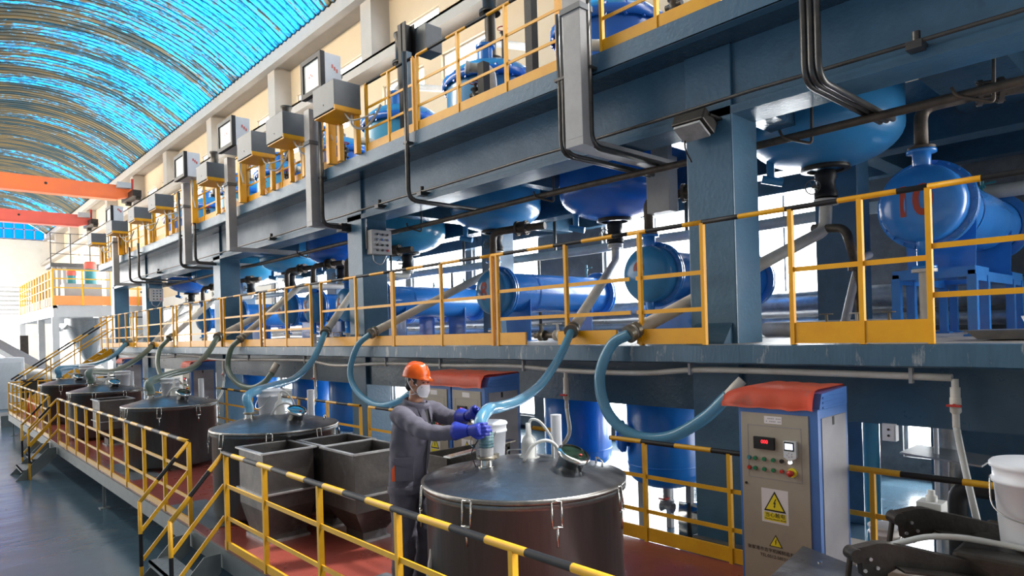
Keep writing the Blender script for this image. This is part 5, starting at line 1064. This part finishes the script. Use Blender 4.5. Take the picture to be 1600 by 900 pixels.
def cabinet(label, y0, full=True, x0=4.4, dpt=.5, wd=.56):
    t = thing('control_cabinet', label, 'cabinet', (x0 + dpt / 2, y0 + wd / 2, .62), 'blue and beige control cabinets on the red platform'); x1, y1 = x0 + dpt, y0 + wd; ZT = 2.02
    b = MB(); b.box((x0, y0, .62), (x1, y1, ZT), bev=.006); b.prism([(x0 + .03, y0, ZT), (x1, y0, ZT), (x1, y0, ZT + .12), (x0 + .07, y0, ZT + .10)], (0, wd, 0)); b.build('housing', 'cabblue', t)
    b = MB(); b.box((x0 - .008, y0 + .06, .68), (x0 + .002, y1 - .02, ZT - .045), bev=.003); d = b.build('front_door', 'cabbeige', t)
    b = MB(); b.box((x0 + .05, y0 - .006, .68), (x1 - .045, y0 + .002, ZT - .06), bev=.003); sp = b.build('side_panel', 'cabgrey', t)
    b = MB(); b.box((x0 + .22, y0 - .010, ZT - .12), (x0 + .245, y0 - .005, ZT - .065)); b.build('panel_latch', 'ink', sp)
    b = MB()
    for k in range(3): b.box((x0 + .08, y0 - .006, ZT + .0 + .033 * k), (x1 - .05, y0 + .003, ZT + .014 + .033 * k))
    b.build('louvre', 'cabblue', t)
    X = x0 - .008; Yc = y0 + .06; f = lambda q: y0 + (q - 1.82)       # drawn for the nearest cabinet, which starts at y 1.82
    b = MB()
    for (ya, yb, za, zb) in ((1.93, 2.31, 1.885, 1.889), (1.93, 2.31, 1.518, 1.522), (2.306, 2.31, 1.52, 1.888), (1.93, 1.934, 1.52, 1.888)): b.box((X - .0015, f(ya), za), (X + .001, f(yb), zb))
    b.build('panel_outline', 'cabgrey', d)
    b = MB(); b.box((X - .001, f(2.06), 1.905), (X, f(2.185), 1.957)); s = b.build('label_sticker', 'signwhite', d)
    if full:
        b = MB()
        for r_ in range(2):
            for c in range(9):
                if (c * 7 + r_ * 3) % 5: b.box((X - .0016, f(2.172 - .012 * c) - .008, 1.937 - .02 * r_), (X - .001, f(2.172 - .012 * c), 1.945 - .02 * r_))
        b.build('faint_print', 'inkgrey', s)
    b = MB(); b.box((X - .02, f(2.11), 1.725), (X, f(2.26), 1.81), bev=.003); m_ = b.build('temperature_meter', 'black', d)
    text_mesh('000', .034, (X - .0205, f(2.178), 1.778), (0, -1, 0), (0, 0, 1), m_, 'led_digits', 'ledred', .0004)
    b = MB(); b.prism([(X, f(1.955), 1.80), (X, f(2.04), 1.80), (X, f(2.04), 1.69), (X, f(1.998), 1.665), (X, f(1.955), 1.69)], (-.03, 0, 0)); iv = b.build('inverter_keypad', 'boxwhite', d)
    b = MB(); b.box((X - .032, f(1.968), 1.735), (X - .03, f(2.035), 1.795)); b.build('keypad_bezel', 'black', iv)
    b = MB(); b.box((X - .0335, f(1.975), 1.745), (X - .032, f(2.028), 1.785)); b.build('lit_screen', 'lcd', iv)
    b = MB()
    for k in range(5): a = 2 * PI * k / 5; b.cyl((X - .032, f(1.998) + .018 * math.cos(a), 1.707 + .014 * math.sin(a)), (X - .03, f(1.998) + .018 * math.cos(a), 1.707 + .014 * math.sin(a)), .004, 8)
    b.build('keypad_keys', 'inkgrey', iv)
    for r_, z in enumerate((1.655, 1.585)):
        for c, yv in enumerate((2.30, 2.255, 2.19, 2.125, 2.065, 2.005)):
            if not full and c in (0,): continue
            mm = ('teal', 'btngreen', 'btngreen', 'btngreen', 'black', 'lampwhite')[c] if r_ == 0 else ('btnred', 'btngreen', 'btngreen', 'btngreen', 'btnred', 'btnred')[c]
            if r_ and c == 5:
                b = MB(); b.cyl((X, f(yv - .01), z), (X - .006, f(yv - .01), z), .032, 20); e = b.build('emergency_stop', 'signyellow', d); lab(e, 'yellow disc with a red mushroom button')
                b = MB(); b.cyl((X - .006, f(yv - .01), z), (X - .03, f(yv - .01), z), .014, 14); b.lathe([(.021, .03), (.022, .045), (0, .05)], (X, f(yv - .01), z), (-1, 0, 0), 16); b.build('mushroom_button', 'btnred', e); continue
            b = MB(); b.cyl((X, f(yv), z), (X - .006, f(yv), z), .016, 16); h = b.build('button_ring', 'chrome', d)
            b = MB(); b.cyl((X - .006, f(yv), z), (X - .018, f(yv), z), .0125, 14); b.build('push_button', mm, h)
    hazard(d, X, f(2.125), 1.335, .19, .235, full)
    b = MB(); tri(b, X - .0002, f(2.125), 1.095, .095, .085); tb = b.build('small_triangle', 'ink', d)
    b = MB(); tri(b, X - .0018, f(2.125), 1.092, .078, .068); b.build('triangle_face', 'signyellow', tb)
    b = MB(); bolt(b, X - .0034, f(2.125), 1.088, .038); b.build('lightning_bolt', 'ink', tb)
    if full:
        text_mesh('张家港市吉宇机械制造有限公司', .0305, (X - .001, f(2.12), 1.020), (0, -1, 0), (0, 0, 1), d, 'maker_name', 'ink', .0004)
        text_mesh('TEL:0512-58531839', .030, (X - .001, f(2.12), .980), (0, -1, 0), (0, 0, 1), d, 'phone_number', 'ink', .0004)
    b = MB(); b.cyl((X, f(2.33), 1.47), (X - .006, f(2.33), 1.47), .009, 12); b.build('door_lock', 'ink', d)
    return t
def sheet(label, ya, yb, x0=4.4, dpt=.5, side=0):
    b = MB(); n = 16; prof = [(x0 - .03, 2.01), (x0 - .035, 2.03), (x0 - .02, 2.09), (x0 + .015, 2.135), (x0 + .06, 2.15), (x0 + .25, 2.15), (x0 + dpt, 2.155), (x0 + dpt + .03, 2.13)]
    rows = []
    for i in range(n + 1):
        y = ya + (yb - ya) * i / n; w = .006 * math.sin(i * 1.3); sag = -.05 * max(0, (i / n - .8) / .2) ** 1.5 if side else 0
        rows.append([b.b.verts.new((x + w * (k < 3) - (.05 * sag), y, z + .012 * noise.noise(Vector((i * .4, k * .5, 0))) + sag * (k > 1))) for k, (x, z) in enumerate(prof)])
    for A, B in zip(rows, rows[1:]):
        for k in range(len(prof) - 1): b._f([A[k], A[k + 1], B[k + 1], B[k]], True)
    bmesh.ops.solidify(b.b, geom=b.b.faces[:], thickness=.006)
    tag(b.build('rubber_sheet', 'redsheet'), label, 'sheet', 'red rubber sheets draped on the cabinets')
cabinet('tall blue and beige control cabinet nearest the camera, phone number on its door', 1.82)
sheet('red rubber sheet draped over the nearest control cabinet, hanging over its front', 1.84, 2.50, side=1)
cabinet('right-hand one of the twin control cabinets behind the worker, its side panel showing', 5.20, False)
cabinet('left-hand one of the twin control cabinets, mostly behind the worker', 5.78, False)
sheet('red rubber sheet draped over the twin cabinets behind the worker', 5.22, 6.42)
cabinet('control cabinet behind the third tank', 14.7, False); sheet('red rubber sheet draped over the cabinet behind the third tank', 14.72, 15.3)
cabinet('farthest control cabinet, behind the fourth tank', 20.6, False); sheet('red rubber sheet draped over the farthest cabinet', 20.62, 21.2)
# ================================================================== MACHINE AT THE LOWER RIGHT
t = thing('lever_machine', 'dark steel machine with two long clamping arms, at the lower right', 'machine', (4.0, .8, .62))
b = MB(); b.box((3.55, -.6, .62), (4.75, .95, 1.12), bev=.02); b.box((3.85, -.4, 1.12), (4.6, .95, 1.43), bev=.02); b.build('body', 'darksteel', t)
def arm(P0, P1, lab_):
    P0, P1 = Vector(P0), Vector(P1); d = (P1 - P0); L = d.length; d.normalize(); side = d.cross(Vector((0, 0, 1))).normalized(); up = side.cross(d)
    q = lambda u, v: P0 + d * u + up * v
    b = MB(); b.prism([q(0, .015), q(.10, .05), q(.15, .055), q(L * .6, .02), q(L, -.015), q(L + .03, -.045), q(L, -.055), q(.22, -.055), q(.10, -.14), q(.05, -.12), q(.03, -.05), q(0, -.05)], side * .055)
    b.prism([q(.2, -.052), q(L + .02, -.058), q(L + .02, -.066), q(.2, -.062)], side * .13); a = b.build('clamping_arm', 'darksteel', t)
    b = MB(); b.cyl(q(-.0, -.02) - side * .01, q(0, -.02) + side * .07, .035, 16); b.cyl(q(0, -.03), q(0, -.45), .014, 10); b.build('pivot_rod', 'darksteel', a)
    b = MB()
    for u, v in ((.07, -.03), (.11, -.07), (.10, -.12), (.05, -.09), (0, -.02)): b.cyl(q(u, v) - side * .012, q(u, v), .009, 10); b.cyl(q(u, v) + side * .055, q(u, v) + side * .063, .009, 10)
    b.build('arm_bolts', 'hopperedge', a)
arm((3.47, 1.29, 1.46), (4.03, .78, 1.36), 'near'); arm((3.97, 1.25, 1.54), (4.62, .70, 1.40), 'far')
b = MB(); b.tube(spline([pt(1390, 852, d=3.45), pt(1415, 846, d=3.42), pt(1450, 839, d=3.4), pt(1500, 840, d=3.36), pt(1560, 850, d=3.3), pt(1620, 862, d=3.2), pt(1700, 880, d=3.1)]), .016, 12); tag(b.build('soft_hose', 'whitetube'), 'white soft hose with black specks lying over the lever machine arms', 'hose')
b = MB(); b.lathe([(.03, 0), (.03, .03), (.02, .035), (.02, .06), (0, .06)], (4.18, 1.12, 1.585), seg=8); b.box((4.12, 1.06, 1.42), (4.24, 1.18, 1.585)); tag(b.build('hose_union', 'whitetube'), 'pale hexagonal union fitting standing behind the lever machine arms', 'fitting')
make_bucket('large white plastic bucket standing on the lever machine at the right edge', (4.19, .66, 1.43), 1.2)
t = thing('hopper_cover', 'grey steel cover whose corner shows in front of the nearest cabinet foot', 'cover', (3.5, 1.3, .62))
b = MB(); b.prism([(3.81, 1.68, 1.28), (3.22, 1.60, 1.28), (3.05, .95, 1.28), (3.52, .98, 1.28)], (0, 0, .022)); b.build('cover_plate', 'lid', t)
b = MB(); b.prism([(3.76, 1.62, .62), (3.26, 1.56, .62), (3.12, 1.0, .62), (3.48, 1.02, .62)], (0, 0, .66)); b.build('bin_body', 'hopper', t)
b = MB(); b.cyl((3.60, 1.50, 1.302), (3.60, 1.50, 1.308), .012, 12); b.cyl((3.50, 1.32, 1.302), (3.50, 1.32, 1.308), .012, 12); b.build('rivets', 'chrome', t)
b = MB(); b.box((5.15, 1.05, 0), (5.75, 2.6, .80), bev=.01); tag(b.build('pale_plinth', 'creamgrey'), 'pale low plinth behind the inner rail, right of the nearest cabinet', 'plinth')
make_bucket('small open white bucket behind the yellow post right of the nearest cabinet', (5.36, 1.74, .80), .76, False)
b = MB(); b.tube(bent([(6.3, 1.5, .3), (6.3, 1.5, 1.22), (6.3, .4, 1.22)], .12), .07, 14); tag(b.build('bent_pipe', 'black'), 'thick black bent pipe under the deck behind the lever machine', 'pipe')
b = MB(); b.box((6.8, .2, .2), (7.4, 1.3, 1.25), bev=.03); tag(b.build('pump_block', 'darkpanel'), 'dark pump casing under the deck at the far right', 'pump')
t = thing('flexible_duct', 'ribbed grey hose standing in a stirrup beside the worker\'s leg', 'hose', (2.75, 3.55, .62))
b = MB(); pts = spline([(2.52, 3.55, 1.2), (2.45, 3.5, .95), (2.55, 3.42, .72), (2.66, 3.36, .66)], 8); b.tube(pts, [.016 + .003 * (i % 2) for i in range(len(pts))], 10); b.build('duct', 'greylight', t)
b = MB(); b.box((2.50, 3.3, .62), (2.75, 3.5, .66)); b.build('foot_bar', 'chrome', t)
# ================================================================== WORKER
def worker():
    f2 = Vector((.36, -.93, 0)).normalized(); rt = Vector((f2.y, -f2.x, 0)); O = Vector((2.775, 4.195, .62))
    MT = Matrix(((rt.x, f2.x, 0, O.x), (rt.y, f2.y, 0, O.y), (0, 0, 1, O.z), (0, 0, 0, 1))); IM = MT.inverted()
    t = thing('person', 'worker in orange helmet, white mask, grey overalls and blue gloves, holding the hose', 'person', O)
    def fin(mb, name, m, par):
        if name in ('body', 'eyes', 'eyebrows', 'hair', 'helmet', 'chin_strap', 'face_mask', 'mask_strap'):
            an = Vector((0, .095, 1.49))       # head a little smaller than drawn
            for v in mb.b.verts:
                k = min(1, max(0, (v.co.z - 1.47) / .05)); v.co = v.co.lerp(an + (v.co - an) * .90, k)
        bmesh.ops.transform(mb.b, matrix=MT, verts=mb.b.verts); return mb.build(name, m, par)
    V = Vector
    hr = IM @ pt(731, 673, d=4.36); hl = IM @ pt(730, 650, d=4.66)       # wrists
    shr, shl = V((.185, .08, 1.39)), V((-.185, .10, 1.39))
    er = (shr + hr) / 2 + V((.05, -.02, -.055)); el = (shl + hl) / 2 + V((-.05, 0, -.05))
    # body: one continuous surface (skin)
    b = MB(); b.loft([(V((0, 0, .86)), .13, .10), (V((0, 0, 1.0)), .13, .095), (V((0, .03, 1.2)), .14, .10), (V((0, .06, 1.35)), .13, .085), (V((0, .075, 1.43)), .06, .06)])
    b.tube([V((0, .065, 1.38)), V((0, .08, 1.48)), V((0, .09, 1.56))], [.062, .055, .058], 16)
    hc = V((0, .105, 1.638)); hrot = Matrix.Rotation(R(-12), 3, 'X')
    hd = lambda v: hc + hrot @ V(v)
    b.ell(hc + V((0, -.01, .02)), (.074, .094, .098), rot=hrot); b.ell(hd((0, .03, -.055)), (.052, .06, .06), rot=hrot); b.ell(hd((0, .086, -.018)), (.011, .014, .022), rot=hrot); b.ell(hd((0, .075, -.085)), (.028, .025, .022))
    for s in (-1, 1): b.ell(hd((s * .076, -.008, -.012)), (.010, .02, .032), rot=hrot); b.ell(hd((s * .036, .078, -.03)), (.024, .018, .022), rot=hrot)
    for s, sh, e, w in ((1, shr, er, hr), (-1, shl, el, hl)):
        b.tube([V((s * .1, .06, 1.35)), sh, e, w], [.05, .05, .038, .027], 12)
        b.tube([V((s * .07, 0, .92)), V((s * .09, .03, .48)), V((s * .09, -.02, .08))], [.075, .05, .035], 12); b.ell(V((s * .09, .04, .05)), (.035, .11, .035))
    body = fin(remeshed(b, .009, 2), 'body', 'skin', t)
    b = MB()
    for s in (-1, 1): b.ell(hd((s * .033, .083, .008)), (.013, .008, .006), rot=hrot)
    fin(b, 'eyes', 'ink', body)
    b = MB()
    for s in (-1, 1): b.tube([hd((s * .015, .092, .026)), hd((s * .035, .090, .032)), hd((s * .055, .072, .026))], .0035, 6)
    fin(b, 'eyebrows', 'hair', body)
    b = MB(); b.ell(hd((0, -.028, .02)), (.080, .086, .09), rot=hrot); b.ell(hd((0, -.065, -.05)), (.055, .035, .05), rot=hrot)
    for s in (-1, 1): b.ell(hd((s * .07, .02, .01)), (.01, .018, .03), rot=hrot)
    fin(remeshed(b, .008, 1), 'hair', 'hair', body)
    # helmet
    hh = Matrix.Rotation(R(-8), 3, 'X'); ho = hc + V((0, -.005, .045)); H = MB(); n = 40; rings = []
    for i in range(11):
        a = PI / 2 * i / 10; z = .115 * math.sin(a); rr = math.cos(a) ** .75 if i < 10 else 0
        rings.append([H.b.verts.new(ho + hh @ V((.102 * rr * math.cos(2 * PI * k / n), .120 * rr * math.sin(2 * PI * k / n) - .003, z + (.008 if abs(math.cos(2 * PI * k / n)) < .16 and i > 2 and i < 10 else 0)))) for k in range(n)] if i < 10 else [H.b.verts.new(ho + hh @ V((0, 0, .122)))])
    for A, B in zip(rings, rings[1:]):
        for k in range(n):
            if len(B) == 1: H._f([A[k], A[(k + 1) % n], B[0]], True)
            else: H._f([A[k], A[(k + 1) % n], B[(k + 1) % n], B[k]], True)
    lo = []
    for k in range(n):
        a = 2 * PI * k / n; ex = .010 + .052 * max(0, math.sin(a)) ** 5; lo.append(H.b.verts.new(ho + hh @ V(((.102 + ex * .6) * math.cos(a), (.120 + ex * .8) * math.sin(a) - .003, -.010 - .012 * max(0, math.sin(a)) ** 3))))
    for k in range(n): H._f([rings[0][k], lo[k], lo[(k + 1) % n], rings[0][(k + 1) % n]], True)
    bmesh.ops.solidify(H.b, geom=H.b.faces[:], thickness=.004)
    he = fin(H, 'helmet', 'helmet', t)
    b = MB(); b.tube(spline([hd((.086, -.05, .05)), hd((.088, -.03, -.01)), hd((.066, .02, -.075)), hd((.02, .05, -.105)), hd((-.06, .02, -.075)), hd((-.088, -.03, .02))]), .003, 6); fin(b, 'chin_strap', 'boxwhite', he)
    # mask with its ear loops
    b = MB(); rows = []
    for i in range(9):
        v = -.112 + .108 * i / 8; row = []
        for k in range(17):
            a = R(-62 + 124 * k / 16); bul = .018 * math.cos(PI * (v + .056) / .13) * math.cos(a); ta = 1 - .35 * (abs(v + .058) / .055) ** 2 * (abs(a) / 1.08) ** 2
            row.append(b.b.verts.new(hd(((.076 + bul * .6) * math.sin(a * ta), (.109 + bul) * math.cos(a * ta) - .004, v))))
        rows.append(row)
    for A, B in zip(rows, rows[1:]):
        for k in range(16): b._f([A[k], A[k + 1], B[k + 1], B[k]], True)
    bmesh.ops.solidify(b.b, geom=b.b.faces[:], thickness=-.006); mk = fin(b, 'face_mask', 'mask', t)
    b = MB()
    for s in (-1, 1): b.tube(spline([hd((s * .066, .045, -.022)), hd((s * .078, .01, .01)), hd((s * .088, -.04, .05))]), .0025, 6); b.tube(spline([hd((s * .06, .045, -.085)), hd((s * .072, 0, -.105)), hd((s * .07, -.06, -.1))]), .0025, 6)
    fin(b, 'mask_strap', 'mask', mk)
    # jacket
    b = MB()
    b.loft([(V((0, 0, .80)), .175, .135), (V((0, 0, .84)), .182, .14), (V((0, 0, .90)), .172, .13), (V((0, .01, 1.05)), .176, .135), (V((0, .035, 1.2)), .19, .138), (V((0, .055, 1.32)), .195, .125), (V((0, .07, 1.41)), .15, .10), (V((0, .085, 1.47)), .080, .074)], 28)
    for s, sh, e, w in ((1, shr, er, hr), (-1, shl, el, hl)):
        wf = w + (e - w).normalized() * .02
        P = spline([V((s * .11, .06, 1.34)), sh, sh.lerp(e, .5) + V((0, 0, -.01)), e, e.lerp(wf, .5) + V((0, 0, -.012)), wf], 5); n_ = len(P)
        b.tube(P, [.084 - .042 * (i / (n_ - 1)) + .005 * math.sin(i * 1.9) for i in range(n_)], 18)
    jk = remeshed(b, .011, 3, .007, .055)
    jk = fin(jk, 'jacket', 'jacket', t)
    b = MB()
    for k, (zz, rr, yy) in enumerate(((1.445, 1.0, .03), (1.475, 1.0, .035))): pass
    b.lathe([(.080, 0), (.086, .03), (.104, .012), (.100, -.02)], V((0, .085, 1.455)), V((0, .25, 1)), 28); fin(b, 'collar', 'jacket', jk)
    b = MB(); b.prism([(.045, .190, 1.32), (.085, .180, 1.32), (.075, .180, 1.22), (.055, .182, 1.22)], (.002, .016, 0)); fin(b, 'red_tag', 'orangetrim', jk)
    pa = R(28); pn = V((math.cos(pa), math.sin(pa), 0)); ptan = V((-math.sin(pa), math.cos(pa), 0)); pc = V((.178 * math.cos(pa), .01 + .137 * math.sin(pa), 0))
    q = lambda u, z, o=.0: pc + ptan * u + pn * o + V((0, 0, z))
    b = MB(); b.prism([q(-.065, 1.06), q(.07, 1.06), q(.07, .91), q(-.065, .91)], pn * .012); b.prism([q(-.07, 1.08, .004), q(.075, 1.08, .004), q(.075, 1.035, .004), q(.0, 1.015, .004), q(-.07, 1.035, .004)], pn * .014); pk = fin(b, 'side_pocket', 'jacket', jk)
    b = MB(); b.prism([q(-.068, 1.03), q(-.088, 1.00), q(-.092, .91), q(-.066, .91)], pn * .010); fin(b, 'orange_trim', 'orangetrim', pk)
    # open collar with its two lapels, dark shirt in the opening, front seam
    b = MB(); b.prism([(-.03, .155, 1.44), (.03, .155, 1.44), (.012, .195, 1.32), (-.002, .195, 1.30)], (0, .006, 0)); fin(b, 'shirt', 'shoe', jk)
    for s in (-1, 1):
        b = MB(); b.prism([(s * .035, .150, 1.475), (s * .075, .125, 1.455), (s * .07, .172, 1.36), (s * .02, .198, 1.31)], (0, .010, 0)); fin(b, 'lapel', 'jacket', jk)
    b = MB(); b.tube(spline([(.0, .190, 1.31), (.0, .183, 1.2), (.0, .155, 1.0), (.0, .146, .84)]), .006, 6); fin(b, 'front_seam', 'shoe', jk)
    b = MB(); b.lathe([(.184, 0), (.187, .012), (.187, .045), (.184, .055)], V((0, 0, .80)), seg=40, sy=.77); fin(b, 'waistband', 'jacket', jk)
    # trousers
    b = MB(); b.loft([(V((0, 0, .76)), .15, .12), (V((0, 0, .84)), .165, .13), (V((0, 0, .92)), .15, .12)], 24)
    for s, fy in ((1, .0), (-1, .06)):
        P = spline([V((s * .085, 0, .86)), V((s * .09, .01 + fy * .5, .66)), V((s * .095, .02 + fy, .46)), V((s * .095, -.01 + fy, .24)), V((s * .095, -.03 + fy, .05))], 5); n_ = len(P)
        b.tube(P, [.105 - .032 * (i / (n_ - 1)) + .003 * math.sin(i * 2.2) for i in range(n_)], 18)
    tr = fin(remeshed(b, .012, 3, .007, .06), 'trousers', 'jacket', t)
    for s, fy in ((1, .0), (-1, .06)):
        b = MB(); b.ell(V((s * .095, .035 + fy, .045)), (.048, .135, .045)); b.ell(V((s * .095, -.03 + fy, .07)), (.045, .06, .06)); b.box(V((s * .095 - .045, -.09 + fy, .001)), V((s * .095 + .045, .15 + fy, .03)))
        fin(remeshed(b, .009, 2), 'shoe', 'shoe', t)
    # gloves: a palm and five fingers each, closed on the hose
    def glove(w, aim, nrm, spread, thumb_side, curl, fore):
        b = MB(); d = (aim - w).normalized(); n = V(nrm); n = (n - d * n.dot(d)).normalized(); x = d.cross(n)      # x: across the palm
        b.tube([w - d * .01, w + d * .03, w + d * .075, w + d * .095], [.030, .036, .042, .036], 14, flat=1, hint=n)
        pal = MB(); c = w + d * .058
        b.ell(c + n * .004, (1, 1, 1) if 0 else (.02, .02, .02))
        for i in range(4):
            u = (i - 1.5) * .0225; base = w + d * (.088 - .006 * abs(i - 1.2)) + x * u; Ls = (.040, .046, .043, .034)[i]; p = base; dirv = d.copy(); pts = [w + d * .055 + x * u * .8, base]
            for j in range(3):
                a = curl[j]; q = Matrix.Rotation(a, 3, x); dirv = (Matrix.Rotation(-a, 3, x) @ dirv) if (Matrix.Rotation(-a, 3, x) @ dirv).dot(n) > (q @ dirv).dot(n) else (q @ dirv)
                p = p + dirv * Ls * (1, .72, .58)[j] + x * spread * (i - 1.5) * .3; pts.append(p)
            b.tube(pts, [.012, .0125, .0118, .011, .0085], 10)
        ts = x * thumb_side; tb = w + d * .035 + ts * .03
        b.tube([w + d * .02 + ts * .015, tb, tb + d * .028 + ts * .022 + n * .014, tb + d * .052 + ts * .018 + n * .034, tb + d * .066 + ts * .008 + n * .05], [.017, .016, .0145, .013, .009], 10)
        g = remeshed(b, .0038, 2)
        bk = (fore - w).normalized(); g2 = MB(); g2.lathe([(.036, -.012), (.042, .02), (.055, .07), (.064, .10), (.061, .101), (.052, .07), (.038, .02)], w, bk, 24)
        me = bpy.data.meshes.new('q'); bmesh.ops.recalc_face_normals(g2.b, faces=g2.b.faces); g2.b.to_mesh(me); g.b.from_mesh(me); bpy.data.meshes.remove(me); g2.b.free()
        return fin(g, 'glove', 'glove', t)
    hose_r = IM @ pt(763, 672, d=4.42); hose_l = IM @ pt(757, 634, d=4.50)
    glove(hr, hr + V((-.005, .10, .012)), V((-1, .25, -.1)), .002, -1, (.35, .75, .7), er)
    glove(hl, hl + V((.02, .10, .05)), V((.9, .2, -.35)), .002, 1, (.25, .6, .6), el)
worker()
